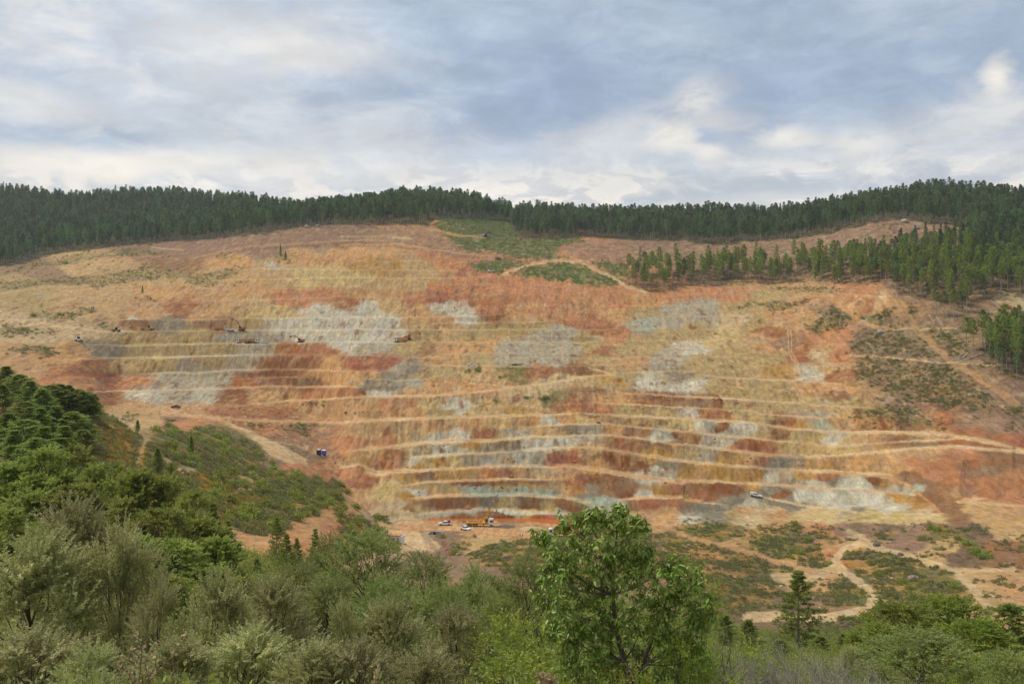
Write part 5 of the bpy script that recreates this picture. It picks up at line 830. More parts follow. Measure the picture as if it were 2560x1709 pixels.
# ------------------------------------------------------------------ the cherry tree in front
def empty(name, loc, rz=0.0, pitch=0.0):
    o = bpy.data.objects.new(name, None); COL.objects.link(o); o.location = loc; o.rotation_euler = (0, pitch, rz); o.empty_display_size = 0.3; return o
LEAF_T = np.array([[0, 0, 0], [.18, .12, .02], [.18, -.12, .02], [.5, .19, .0], [.5, -.19, .0], [.5, 0, -.045], [.8, .10, -.08], [.8, -.10, -.08], [1, 0, -.17]])
LEAF_F = np.array([[0, 2, 5], [0, 5, 1], [1, 5, 3], [2, 4, 5], [3, 5, 6], [4, 7, 5], [5, 8, 6], [5, 7, 8]])
def leaf_frames(A, rng):
    n = len(A); z = nrm(np.array([0, 0, 1.0]) + rng.normal(size=(n, 3)) * 0.45); y = nrm(np.cross(z, A)); return np.stack([A, y, np.cross(A, y)], -1)
def cherry():
    rng = np.random.default_rng(4242); D0 = 13.0
    def w(x, y, dd=0.0):
        u, v = sh('K', [(x, y)])[0]; d = D0 + dd; return np.array([(u - CX) / FPX * d, d, -(v - HZ) / FPX * d])
    bu = sh('K', [(1990, 1650)])[0][0]; foot = at(bu, D0)
    path = [np.array(foot) + (0, 0, -0.3), np.array(foot), w(1985, 1560), w(1940, 1400), w(1885, 1180, .1), w(1862, 950, .1), w(1868, 700), w(1892, 520, -.1), w(1908, 400, -.1)]
    segs = [([tuple(p) for p in path], [.07, .06, .048, .040, .033, .026, .018, .011, .004])]
    second = [w(1990, 1540), w(2060, 1420, .2), w(2140, 1240, .3), w(2210, 1040, .4), w(2270, 850, .5)]; segs.append(([tuple(p) for p in second], [.036, .03, .022, .014, .005]))
    for q in ([(2030, 1480), (2010, 1350), (1960, 1270)], [(2040, 1470), (2120, 1400), (2190, 1330)], [(2010, 1490), (1930, 1390), (1880, 1260)]):
        segs.append(([tuple(w(x, y, -.35)) for x, y in q], [.017, .011, .004]))
    cl = [(1905, 405, 55), (1885, 470, 75), (1700, 530, 85), (1560, 470, 65), (1420, 580, 75), (1530, 640, 100), (1650, 650, 90), (1800, 640, 100), (1950, 560, 90), (2035, 480, 60), (1980, 700, 100), (1860, 780, 110), (1700, 820, 110), (1560, 790, 85), (2060, 660, 60),
          (1640, 950, 110), (1780, 960, 120), (1930, 900, 110), (2050, 850, 90), (2180, 800, 90), (2290, 750, 80), (2380, 820, 90), (2250, 900, 100), (2100, 1000, 110), (1960, 1060, 120), (1820, 1120, 110), (1680, 1100, 90), (2200, 1050, 100), (2330, 980, 95), (2460, 930, 80), (1750, 1260, 110),
          (1900, 1250, 110), (2050, 1200, 110), (2180, 1230, 100), (1640, 1250, 80), (2000, 1390, 100), (2150, 1390, 110), (2290, 1270, 110), (1840, 1410, 110), (2400, 1120, 90), (1480, 720, 60), (1720, 1400, 100), (2260, 1440, 100), (1600, 1380, 90), (1760, 420, 50), (1690, 450, 55), (1470, 860, 75), (1420, 980, 80), (1530, 1080, 90), (1500, 1220, 90), (1600, 1500, 90), (1880, 1540, 90), (2120, 1520, 100), (2380, 1280, 90), (2480, 1080, 80), (2420, 1400, 90)]
    P, A, L = [], [], []
    tk = np.array(path[2:] + second)
    for x, y, r in cl:
        dd = rng.uniform(-.55, .55); c = w(x, y, dd); rw = r * K_ / FPX * D0
        cand = tk[tk[:, 2] < c[2] - 0.12]
        st = cand[np.argmin(np.linalg.norm(cand - c, axis=1))] if len(cand) else tk[0]
        mid = st * .5 + c * .5 + np.array([0, 0, -.04]); segs.append(([tuple(st), tuple(mid), tuple(c)], [.013, .009, .004]))
        for _ in range(15):
            d = nrm(rng.normal(size=3) * (1, 1, .8)); b = c + d * rw * rng.uniform(0.1, .6); sd = nrm(d + nrm(c - st) * .6 + np.array([0, 0, .25])); Ls = rw * rng.uniform(.55, 1.0) + 0.06; n = 13
            t = np.linspace(.1, 1, n); ph = np.arange(n) * 2.4 + rng.uniform(0, 6.28); a1 = nrm(np.cross(sd, [.3, .2, .9])); a2 = np.cross(sd, a1)
            P.append(b + sd * (t * Ls)[:, None]); A.append(nrm(sd * .45 + (a1 * np.cos(ph)[:, None] + a2 * np.sin(ph)[:, None]) * .8 + np.array([0, 0, -.75]) + rng.normal(size=(n, 3)) * .2)); L.append(rng.uniform(.058, .105, n))
            segs.append(([tuple(b), tuple(b + sd * Ls)], [.004, .002]))
    P, A, L = map(np.concatenate, (P, A, L)); M = leaf_frames(A, rng)
    e = empty('cherry_tree', foot); tag(e, 'bright green cherry tree with drooping pointed leaves in the foreground middle', 'tree'); off = np.array(foot)
    Vt, Tt, tt = tube_arrays([([tuple(np.array(p) - off) for p in s], r) for s, r in segs], 6); link('trunk', blade_mesh('cherry_trunk', [(Vt, Tt, tt)], [mat('cherry_bark', (0.17, 0.13, 0.10), 0.8, vary=.25, scale=12)]), e)
    # the nearest, largest leaves are pieces of their own
    order = np.argsort(P[:, 1] - L * 6)[:290]; own = np.zeros(len(P), bool); own[order] = True
    rest = np.nonzero(~own)[0]
    V = (np.einsum('nij,kj->nki', M[rest], LEAF_T) * L[rest][:, None, None] + P[rest][:, None] - off).reshape(-1, 3); T = (LEAF_F[None] + (np.arange(len(rest)) * 9)[:, None, None]).reshape(-1, 3)
    c = link('foliage', blade_mesh('cherry_foliage', [(V, T, np.repeat(rng.random(len(rest)), 9))], [LF_CHERRY]), e); c['kind'] = 'stuff'
    lm = [blade_mesh('cherry_leaf', [(LEAF_T.copy(), LEAF_F, np.full(9, tn))], [LF_CHERRY]) for tn in (.1, .4, .7, .98)]
    for i in order:
        o = bpy.data.objects.new('leaf', lm[int(rng.integers(4))]); COL.objects.link(o); o.parent = e
        o.matrix_local = Matrix.Translation(Vector(P[i] - off)) @ Matrix(M[i].tolist()).to_4x4() @ Matrix.Scale(float(L[i]), 4)
cherry()
# bare grey shrubs at the lower right, dry stalks near the lens
def bare_shrub(seed, H, W):
    rng = random.Random(seed); acc = ([], [])
    def grow(p, d, L, r, lev):
        q = p + d * L * .5 + Vector((rng.uniform(-1, 1), rng.uniform(-1, 1), 0)) * L * .07; e = q + (d + Vector((rng.uniform(-1, 1), rng.uniform(-1, 1), rng.uniform(-.2, .5))) * .22).normalized() * L * .5
        tube(acc, [p, q, e], [r, r * .8, r * .55], 4)
        if lev == 0: return
        for k in range(rng.choice((2, 3, 3))):
            f = rng.uniform(.35, 1.0); s = p.lerp(q, f * 2) if f < .5 else q.lerp(e, f * 2 - 1)
            nd = (d * .75 + Vector((rng.uniform(-1, 1), rng.uniform(-1, 1), rng.uniform(-.3, .6))) * .75).normalized(); grow(s, nd, L * rng.uniform(.5, .75), r * .55, lev - 1)
    for k in range(6):
        a = rng.uniform(0, 6.28); grow(Vector((math.cos(a) * .08, math.sin(a) * .08, -.2)), Vector((math.cos(a) * W / H * rng.uniform(.2, .8), math.sin(a) * W / H * rng.uniform(.2, .8), 1)).normalized(), H * .55, .026, 4)
    return acc
bare = [mesh_of('bare_shrub', bare_shrub(i, 2.0, 1.2), GREYTWIG) for i in range(3)]
BARE = ((1775, 1612, 17), (1835, 1602, 18), (1900, 1612, 17), (1960, 1605, 18), (2010, 1600, 18.5), (2070, 1622, 17), (2150, 1610, 19), (1870, 1640, 15.5), (2030, 1650, 15.5))
bare_label = in_rows(BARE, (('rear row of the dead thicket', (16, 99)), ('front of the dead thicket', (0, 16))), 'leafless grey shrub')
for i, (u, v, d) in enumerate(BARE):
    p = at(u, d); H = (HZ - v) / FPX * d - p.z; o = link('bare_shrub', bare[i % 3]); o.location = p; o.rotation_euler.z = i * 1.3; s = max(H, 1.0) / 2.0; o.scale = (s * .9, s * .9, s)
    tag(o, bare_label(i), 'shrub', 'bare grey shrubs')
DRY = LF_DRY
def stalk(u, d, pts_px, label, name='dry_stalk'):
    """a dead flower stalk with side sprays, standing close to the lens"""
    foot = at(u, d); e = empty(name, foot); tag(e, label, 'plant'); acc = ([], []); rng = np.random.default_rng(int(u)); P, A = [], []
    for line in pts_px:
        w = [Vector(((x - CX) / FPX * d, d + rng.uniform(-.1, .1), -(y - HZ) / FPX * d)) - foot for x, y in line]; w = [Vector((w[0].x * .3, 0, -.05))] + w
        tube(acc, w, [.010 - .007 * i / (len(w) - 1) for i in range(len(w))], 5)
        for a, b in zip(w[1:-1], w[2:]):
            for k in range(16):
                P.append(np.array(a.lerp(b, rng.random()))); A.append(rng.normal(size=3) + np.array([0, 0, .8]))
    link('stem', mesh_of('stalk_stem', acc, DRY), e); P = np.array(P); A = nrm(np.array(A)); link('seed_head', blade_mesh('stalk_seed', [leaf_arrays(P, A, rng.uniform(.025, .06, len(P)), .28, rng)], [DRY]), e)
stalk(352, 9.0, [sh('J', q) for q in ([(960, 1560), (965, 1320), (890, 1160)], [(960, 1560), (930, 1380), (870, 1330)], [(1000, 1560), (1160, 1380), (1300, 1190)], [(940, 1560), (900, 1430), (820, 1350)], [(1000, 1560), (1000, 1400), (1040, 1300)], [(990, 1560), (1060, 1440), (1090, 1330)], [(930, 1560), (860, 1480), (790, 1410)])], 'branching dry yellow flower stalk at the lower left edge')
stalk(942, 8.0, [sh('K', q) for q in ([(235, 1560), (245, 1500), (262, 1440)],)], 'single dry seed spike at the lower edge left of centre')
stalk(1365, 8.0, [sh('K', q) for q in ([(1380, 1570), (1370, 1520), (1345, 1500)], [(1395, 1570), (1395, 1530), (1385, 1490)], [(1410, 1570), (1412, 1530), (1415, 1485)], [(1425, 1570), (1430, 1540), (1445, 1500)], [(1435, 1570), (1450, 1545), (1470, 1525)])], 'tuft of dry yellow grass at the lower edge under the cherry', 'grass_tuft')
# ------------------------------------------------------------------ vehicles and machines
class MB:
    def __init__(s): s.bm = bmesh.new()
    def box(s, c, d, rz=0.0, ry=0.0, taper=1.0, bev=0.0):
        r = bmesh.ops.create_cube(s.bm, size=1.0)['verts']
        for v in r:
            k = taper if v.co.z > 0 else 1.0; v.co = Vector((v.co.x * d[0] * k, v.co.y * d[1] * k, v.co.z * d[2]))
        if bev:
            ed = list({e for v in r for e in v.link_edges}); r = list({v for f in bmesh.ops.bevel(s.bm, geom=ed, offset=bev, segments=2, affect='EDGES', clamp_overlap=True)['faces'] for v in f.verts} | {v for v in r if v.is_valid})
        m = Matrix.Translation(c) @ Matrix.Rotation(rz, 4, 'Z') @ Matrix.Rotation(ry, 4, 'Y')
        for v in r: v.co = m @ v.co
        return s
    def cyl(s, a, b, r, n=14, r2=None):
        a, b = Vector(a), Vector(b); d = b - a; q = Vector((0, 0, 1)).rotation_difference(d)
        m = Matrix.Translation((a + b) / 2) @ q.to_matrix().to_4x4(); bmesh.ops.create_cone(s.bm, cap_ends=True, segments=n, radius1=r, radius2=r if r2 is None else r2, depth=d.length, matrix=m); return s
    def prism(s, prof, y0, y1, inset=0.0):
        """side outline (x, z) extruded across, optionally narrower on the points given above z of 1.0"""
        n = len(prof); A = [s.bm.verts.new((x, y0 + (inset if z > 1.05 else 0), z)) for x, z in prof]; B = [s.bm.verts.new((x, y1 - (inset if z > 1.05 else 0), z)) for x, z in prof]
        s.bm.faces.new(A); s.bm.faces.new(B[::-1])
        for i in range(n): s.bm.faces.new((A[i], B[i], B[(i + 1) % n], A[(i + 1) % n]))
        return s
    def quad(s, *p): s.bm.faces.new([s.bm.verts.new(q) for q in p]); return s
    def mesh(s, name, m):
        bmesh.ops.recalc_face_normals(s.bm, faces=s.bm.faces[:]); me = bpy.data.meshes.new(name); s.bm.to_mesh(me); s.bm.free(); me.materials.append(m); return me
    def part(s, name, m, parent): return link(name, s.mesh(name, m), parent)
WHITE = mat('white_paint', (0.80, 0.80, 0.79), 0.35, vary=.06, spec=.5); ORANGE = mat('orange_paint', (0.56, 0.28, 0.07), 0.5, vary=.14); YELLOW = mat('yellow_paint', (0.70, 0.40, 0.04), 0.45, vary=.1); RED = mat('red_orange_paint', (0.52, 0.115, 0.055), 0.5, vary=.12)
TYRE = mat('tyre', (0.03, 0.028, 0.026), 0.9, vary=.3); RIM = mat('rim', (0.42, 0.41, 0.39), 0.4, .6); GLASS = mat('dark_glass', (0.03, 0.035, 0.045), 0.12, spec=.6); DARK = mat('dark_steel', (0.06, 0.058, 0.055), 0.7, vary=.2); GREY = mat('grey_steel', (0.33, 0.34, 0.34), 0.5, .3, vary=.1)
BLUE = mat('blue_plastic', (0.025, 0.10, 0.55), 0.4, vary=.08); CONC = mat('concrete', (0.45, 0.43, 0.39), 0.9, vary=.15, scale=2, bump=.3); LAMP = mat('lamp_lens', (0.75, 0.75, 0.72), 0.2, spec=.6); DUST = mat('dusty_black', (0.045, 0.045, 0.05), 0.6, vary=.2); ROOFO = mat('orange_roof', (0.55, 0.22, 0.09), .8, vary=.15); HIVIS = mat('hi_vis', (0.62, 0.78, 0.05), .8); SKIN = mat('skin', (0.45, 0.27, 0.19), .6); NAVY = mat('navy_cloth', (0.05, 0.06, 0.10), .9); HELM = mat('helmet', (0.8, 0.78, 0.7), .4); LATT = mat('lattice_steel', (0.20, 0.22, 0.25), .5, .3)
_w = {}
def wheel(parent, x, y, r, w, name='wheel'):
    k = (round(r, 2), round(w, 2))
    if k not in _w: _w[k] = (MB().cyl((0, -w / 2, 0), (0, w / 2, 0), r, 18).mesh('tyre_mesh', TYRE), MB().cyl((0, -w / 2 - .02, 0), (0, w / 2 + .02, 0), r * .55, 12).mesh('rim_mesh', RIM))
    o = link(name, _w[k][0], parent); o.location = (x, y, r); h = link('rim', _w[k][1], o)
def pickup(u, v, rz, label, paint=WHITE, load=False, pitch=0.0, closed=False, group=None):
    e = empty('pickup_truck', ground(u, v) + Vector((0, 0, .02)), rz, pitch); tag(e, label, 'pickup', group)
    roof = [(1.05, 1.12), (.35, 1.72), (-.95, 1.74), (-1.15, 1.14)] if not closed else [(1.05, 1.12), (.35, 1.74), (-2.45, 1.76), (-2.62, 1.14)]
    b = MB().prism([(2.62, .45), (2.66, .92), (2.3, 1.06)] + roof + ([(-2.62, 1.10)] if not closed else []) + [(-2.66, .5)], -.92, .92, .14); bmesh.ops.bevel(b.bm, geom=b.bm.edges[:], offset=.05, segments=2, affect='EDGES'); b.part('body', paint, e)
    for s in (-1, 1):
        MB().quad((.86, s * .925 - s * .06, 1.16), (.32, s * .80, 1.62), (-.25, s * .80, 1.63), (-.25, s * .925 - s * .06, 1.16)).part('side_window', GLASS, e)
        MB().quad((-.33, s * .925 - s * .06, 1.16), (-.33, s * .80, 1.63), (-.88, s * .80, 1.63), (-1.02, s * .925 - s * .06, 1.16)).part('side_window', GLASS, e)
        MB().box((2.63, s * .68, .86), (.1, .34, .15), bev=.03).part('headlight', LAMP, e); MB().box((-2.66, s * .8, .9), (.05, .14, .3)).part('tail_light', RED, e); MB().box((.9, s * 1.02, 1.22), (.12, .16, .16), bev=.03).part('mirror', paint, e)
    MB().quad((1.04, -.74, 1.19), (1.04, .74, 1.19), (.42, .66, 1.68), (.42, -.66, 1.68)).part('windscreen', GLASS, e); MB().box((2.66, 0, .74), (.06, .9, .22)).part('grille', DARK, e); MB().box((2.66, 0, .5), (.16, 1.75, .2), bev=.04).part('bumper', paint, e)
    if not closed: MB().box((-1.88, 0, 1.145), (1.3, 1.5, .05)).part('load_bed', DARK, e)
    if load: MB().box((-1.75, -.1, 1.42), (1.1, 1.3, .5), bev=.08).box((-1.3, .2, 1.72), (.3, .9, .16), bev=.04).cyl((-2.2, -.6, 1.75), (-1.2, .5, 1.8), .05).part('load', DUST, e)
    for x in (1.72, -1.62):
        for y in (-.86, .86): wheel(e, x, y, .39, .27)
    return e
def dump_truck(u, v, rz, label, group=None, rust=ORANGE):
    e = empty('dump_truck', ground(u, v) + Vector((0, 0, .02)), rz); tag(e, label, 'dump truck', group)
    MB().box((-.2, 0, .95), (8.6, .9, .28)).part('chassis', DARK, e)
    c = MB().prism([(4.4, .55), (4.4, 1.6), (4.15, 3.05), (2.5, 3.1), (2.45, .8)], -1.22, 1.22); bmesh.ops.bevel(c.bm, geom=c.bm.edges[:], offset=.07, segments=2, affect='EDGES'); cab = c.part('cab', WHITE, e)
    MB().quad((4.395, -1.05, 1.75), (4.395, 1.05, 1.75), (4.22, 1.0, 2.75), (4.22, -1.0, 2.75)).part('windscreen', GLASS, cab)
    for s in (-1, 1): MB().quad((4.1, s * 1.235, 1.75), (3.95, s * 1.235, 2.65), (3.0, s * 1.235, 2.65), (3.0, s * 1.235, 1.75)).part('side_window', GLASS, cab); MB().box((4.42, s * .9, .95), (.06, .4, .25)).part('headlight', LAMP, e)
    MB().box((4.42, 0, .62), (.12, 2.4, .35)).part('bumper', DARK, e)
    h = MB().prism([(2.2, 1.25), (2.35, 3.05), (-4.35, 3.0), (-4.75, 2.55), (-4.1, 1.25)], -1.25, 1.25); h.box((2.5, 0, 3.08), (1.2, 2.3, .12))
    for k in range(7): h.box((-3.8 + k * .95, 0, 2.1), (.12, 2.62, 1.6))
    h.part('hopper', rust, e); MB().box((-.9, 0, 3.03), (5.8, 2.2, .1)).part('earth_load', mat('load_earth', (0.32, 0.23, 0.14), .95, vary=.3), e)
    MB().box((1.6, 1.0, .85), (1.0, .5, .5), bev=.08).part('fuel_tank', GREY, e)
    for x in (3.3, 1.75, -2.0, -3.35):
        for y in (-1.05, 1.05): wheel(e, x, y, .54, .42)
    return e
def excavator(u, v, rz, label, joints, paint=RED, yaw=0.0):
    """joints: boom knee, stick end and bucket tip in the machine's own side view (x forward, z up)"""
    e = empty('excavator', ground(u, v) + Vector((0, 0, .02)), rz); tag(e, label, 'excavator')
    for s in (-1, 1):
        b = MB().prism([(2.1, .45), (1.8, .95), (-1.8, .95), (-2.1, .45), (-1.75, .05), (1.75, .05)], s * 1.25 - .3, s * 1.25 + .3); b.part('track', DARK, e)
    MB().box((0, 0, .8), (1.6, 1.9, .4)).cyl((0, 0, .9), (0, 0, 1.15), .7).part('turntable', DARK, e)
    b = MB().box((-.75, 0, 1.75), (3.0, 2.6, 1.1), bev=.14); b.part('engine_house', paint, e); MB().box((-2.35, 0, 1.65), (.6, 2.6, 1.1), bev=.2).part('counterweight', DARK, e)
    cb = MB().box((.85, .85, 2.15), (1.5, .95, 1.75), taper=.92, bev=.1).part('cab', DUST, e); MB().quad((1.612, .48, 1.9), (1.612, 1.2, 1.9), (1.58, 1.18, 2.9), (1.58, .5, 2.9)).part('windscreen', GLASS, cb)
    k, t, q = [Vector((x, -.15, z)) for x, z in joints]; f = Vector((.7, -.15, 1.7))
    def arm(name, pts, w, th):
        m = MB()
        for a, b_ in zip(pts[:-1], pts[1:]):
            d = b_ - a; m.box((a + b_) / 2, (d.length + th * .5, w, th), ry=-math.atan2(d.z, d.x))
        return m.part(name, paint, e)
    mid = f.lerp(k, .55) + Vector((0, 0, .55)); arm('boom', [f, mid, k], .5, .62); arm('stick', [k + (k - t).normalized() * .5, t], .4, .42)
    bk = MB().prism([(0, 0), (.55, -.1), (.75, -.75), (.3, -1.15), (-.25, -.95), (-.3, -.3)], -.6, .6).part('bucket', DARK, e); bk.location = t; bk.rotation_euler.y = 0.3
    MB().cyl(f + Vector((.5, .3, -.3)), mid + Vector((0, .3, -.1)), .09, 8).cyl(mid + Vector((0, 0, .35)), k + (k - t).normalized() * .45, .08, 8).part('hydraulic_cylinder', GREY, e)
    return e
def crane_truck():
    u0, v0 = 1200, 1314.5; e = empty('crane_truck', ground(u0, v0) + Vector((0, 0, .02)), R_(-4)); tag(e, 'orange crane truck with white cab working beside the orange pond', 'crane truck')
    MB().box((-.5, 0, 1.05), (10.6, .9, .32)).part('chassis', DARK, e)
    c = MB().prism([(5.7, .6), (5.72, 1.7), (5.5, 3.2), (3.75, 3.25), (3.7, .85)], -1.25, 1.25); bmesh.ops.bevel(c.bm, geom=c.bm.edges[:], offset=.09, segments=2, affect='EDGES'); cab = c.part('cab', WHITE, e)
    MB().quad((5.715, -1.08, 1.85), (5.715, 1.08, 1.85), (5.55, 1.03, 2.9), (5.55, -1.03, 2.9)).part('windscreen', GLASS, cab)
    for s in (-1, 1): MB().quad((5.4, s * 1.262, 1.85), (5.28, s * 1.262, 2.75), (4.3, s * 1.262, 2.75), (4.3, s * 1.262, 1.85)).part('side_window', GLASS, cab); MB().box((5.72, s * .92, 1.0), (.08, .42, .26)).part('headlight', LAMP, e); MB().box((5.35, s * 1.42, 2.4), (.14, .2, .6), bev=.03).part('mirror', DARK, e)
    MB().box((5.72, 0, .62), (.14, 2.5, .35)).part('bumper', WHITE, e)
    d = MB().box((-1.9, 0, 1.62), (8.0, 2.5, .18)); d.box((-1.9, -1.22, 1.42), (8.0, .1, .3)).box((-1.9, 1.22, 1.42), (8.0, .1, .3)); d.part('deck', YELLOW, e)
    for x in (-5.4, -2.9, 1.2):
        for s in (-1, 1): MB().box((x, s * 1.3, .9), (.3, .3, 1.45)).cyl((x, s * 1.3, .02), (x, s * 1.3, .2), .3).part('outrigger', YELLOW, e)
    MB().box((-1.9, 0, 1.85), (6.2, .5, .25)).box((-6.4, 0, 1.75), (1.6, 1.5, .12)).part('pipe_rack', DARK, e)
    MB().cyl((2.6, 0, 1.6), (2.6, 0, 2.3), .7).box((2.55, 0, 2.9), (1.3, 1.5, 1.7), bev=.12).part('slewing_tower', YELLOW, e); MB().box((2.9, -1.0, 2.5), (.9, .7, 1.3), bev=.08).part('operator_seat', DARK, e)
    f = Vector((2.3, 0, 3.0)); a = Vector((4.4, 0, 7.8)); b = Vector((5.6, 0, 10.3)); t = Vector((8.2, 0, 14.6))
    bm_ = MB(); dd = a - f; bm_.box((f + a) / 2, (dd.length, .62, .7), ry=-math.atan2(dd.z, dd.x)); bm_.part('boom', YELLOW, e)
    m = MB(); off = Vector((-.35, 0, .35))
    for o in (Vector((0, .22, 0)), Vector((0, -.22, 0)), off): m.cyl(a.lerp(f, .3) + o, b + o, .075, 6)
    for k in range(7):
        p = a.lerp(b, k / 7) ; q = a.lerp(b, (k + 1) / 7); m.cyl(p + Vector((0, .22, 0)), q + off, .05, 5); m.cyl(p + off, q + Vector((0, -.22, 0)), .05, 5)
    m.part('lattice_section', LATT, e); MB().box(b, (.8, .7, .9), ry=-1.1, bev=.08).part('boom_head', YELLOW, e); MB().cyl(b, t, .17, 8, .10).part('fly_jib', LATT, e)
    for x in (4.75, -1.6, -3.0, -4.4):
        for y in (-1.05, 1.05): wheel(e, x, y, .55, .42)
crane_truck()
pickup(1112, 1312, R_(184), 'white pickup with dark load in its bed beside the orange pond', load=True)
pickup(1164, 1324.5, R_(-48), 'white pickup seen from the front beside the crane truck', load=False)
pickup(1889, 1241, R_(-16), 'white pickup parked on the grey ramp in the right part of the pit', closed=True, pitch=R_(9))
dump_truck(1399, 1339, R_(183), 'orange dump truck with white cab half hidden behind the mound', rust=ORANGE)
excavator(1482, 1326, R_(15), 'red excavator half hidden behind the cherry leaves', [(4.2, 5.6), (7.2, 7.4), (7.8, 6.0)])
dump_truck(552, 826, R_(0), 'orange dump truck on the upper working bench beside a red excavator')
pickup(575, 826, R_(0), 'white pickup in front of the dump truck on the upper working bench')
excavator(604, 826, R_(180), 'red excavator with raised arm on the upper working bench', [(3.6, 6.8), (6.6, 8.4), (7.2, 6.8)])
dump_truck(607, 857.5, R_(180), 'orange dump truck facing left, tail to tail with another')
dump_truck(630, 857.5, R_(0), 'orange dump truck facing right, tail to tail with another')
pickup(661, 857, R_(180), 'white pickup beside the tail to tail dump trucks')
excavator(752, 856, R_(180), 'red excavator with lowered arm on the bench below the grey rock', [(4.2, 4.6), (7.0, 4.4), (7.4, 2.0)])
dump_truck(1002, 855, R_(180), 'orange dump truck being loaded at the right end of the bench')
excavator(1020, 848, R_(0), 'red excavator reaching right behind the loaded dump truck', [(4.6, 4.6), (8.0, 4.2), (8.6, 3.0)])
pickup(439, 1020, R_(180), 'dark pickup parked at the foot of the grey wall on the left', paint=DUST)
pickup(1179, 915, R_(0), 'white van on the middle haul road', closed=True)
pickup(1204, 590, R_(180), 'white pickup at the end of the track in the meadow', closed=True)
excavator(1213, 592, R_(0), 'dark excavator beside the white pickup in the meadow', [(3.0, 4.5), (5.2, 3.0), (5.4, 2.0)], paint=DUST)
pickup(1227, 680, R_(0), 'white pickup on the red rim below the meadow', closed=True)
def loader(u, v, rz, label, paint, bucket):
    e = empty('wheel_loader', ground(u, v), rz); tag(e, label, 'loader'); MB().box((-.9, 0, 1.45), (3.2, 1.8, 1.1), bev=.12).part('body', paint, e); cb = MB().box((.1, 0, 2.6), (1.5, 1.6, 1.5), taper=.9, bev=.08).part('cab', DUST, e)
    MB().box((1.8, 0, 1.3), (2.0, 1.0, .5), bev=.05).part('front_frame', paint, e); MB().box((2.9, .5, 1.1), (2.2, .22, .3), ry=.25).box((2.9, -.5, 1.1), (2.2, .22, .3), ry=.25).part('lift_arm', paint, e)
    MB().prism([(3.6, .1), (3.9, 1.2), (5.0, .25), (5.0, .1)], -1.5, 1.5).part('bucket', bucket, e)
    for x in (1.6, -1.6):
        for y in (-1.1, 1.1): wheel(e, x, y, .8, .6)
    return e
loader(290, 829.5, 0, 'dark wheel loader with pale bucket at the end of the sandy track', mat('brown_paint', (0.22, 0.13, 0.06), .6), WHITE)
loader(197, 854, R_(180), 'black and white loader on the slope below the sandy track', WHITE, DUST)
def grader():
    e = empty('motor_grader', ground(372, 825), R_(180)); tag(e, 'yellow motor grader on the left end of the upper bench', 'grader'); MB().box((-1.9, 0, 1.6), (2.6, 1.5, 1.1), bev=.12).part('engine_house', YELLOW, e); MB().box((-.1, 0, 2.4), (1.3, 1.5, 1.7), taper=.9, bev=.08).part('cab', DUST, e)
    MB().box((2.6, 0, 1.75), (4.6, .35, .4), ry=.08).part('frame', YELLOW, e); MB().box((1.7, 0, .65), (.2, 3.4, .65), rz=.5).part('blade', GREY, e)
    for x in (4.4, -1.3, -2.8):
        for y in (-.95, .95): wheel(e, x, y, .62, .4)
grader()
# ------------------------------------------------------------------ tanks, cabin, lamp, culvert and small things of the site
p = ground(808, 1137); p2 = ground(798, 1137.5)
e = empty('water_tank', p + Vector((0.35, 0, -.05))); tag(e, 'bright blue water tank with white top on the red mound', 'tank'); MB().cyl((0, 0, 0), (0, 0, 2.35), 1.15, 28).part('body', BLUE, e); MB().cyl((0, 0, 2.352), (0, 0, 2.75), 1.18, 28, .35).part('lid', LAMP, e); MB().cyl((.35, -1.10, 1.25), (.35, -1.20, 1.25), .2, 14).part('hatch', LAMP, e); MB().cyl((0, 0, 2.7), (0, 0, 2.9), .2, 12).part('cap', GREY, e)
e = empty('water_tank', p2 + Vector((-.35, 1.0, -.05))); tag(e, 'black water tank standing against the bright blue one', 'tank'); b = MB().cyl((0, 0, 0), (0, 0, 2.6), 1.1, 28)
for k in range(6): b.cyl((0, 0, .25 + k * .4), (0, 0, .37 + k * .4), 1.14, 28)
b.part('body', DUST, e); MB().cyl((0, 0, 2.602), (0, 0, 2.95), .95, 24, .3).part('lid', LAMP, e)
e = empty('cabin', ground(993, 1356), R_(-18)); tag(e, 'small white cabin with orange roof beside the sandy yard', 'cabin'); w = MB().box((0, 0, 1.25), (4.2, 2.5, 2.5), bev=.03).part('wall', WHITE, e); MB().box((-.6, 0, 2.62), (4.4, 2.8, .2), bev=.03).part('roof', ROOFO, e); MB().box((.9, -1.27, 1.05), (.85, .06, 2.0)).part('door', GREY, w); MB().box((-.9, -1.27, 1.5), (1.1, .06, .8)).part('window', GLASS, w)
e = empty('street_lamp', ground(987, 1347)); tag(e, 'white lamp post with long side arm beside the cabin', 'lamp post'); MB().cyl((0, 0, -.2), (0, 0, 6.6), .09, 8, .06).part('pole', WHITE, e); MB().cyl((0, 0, 6.55), (-2.9, 0, 6.5), .05, 8).part('arm', WHITE, e); MB().box((-3.0, 0, 6.45), (.7, .25, .14), bev=.03).part('lamp_head', WHITE, e)
e = empty('culvert', ground(1090, 1336), R_(-6)); tag(e, 'grey concrete culvert where the stony stream leaves the road', 'culvert'); MB().box((0, .4, .6), (5.6, .5, 1.5)).box((-2.6, -.6, .45), (.4, 2.0, 1.1)).box((2.6, -.6, .45), (.4, 2.0, 1.1)).part('headwall', CONC, e); MB().cyl((-.6, .12, .55), (-.6, .8, .55), .55, 16).part('pipe_mouth', DUST, e)
e = link('pipe', MB().cyl((-3.8, 0, .35), (3.8, .3, .35), .35, 12).mesh('pipe', DARK)); e.location = ground(1295, 912); tag(e, 'long dark pipe lying beside the middle haul road', 'pipe')
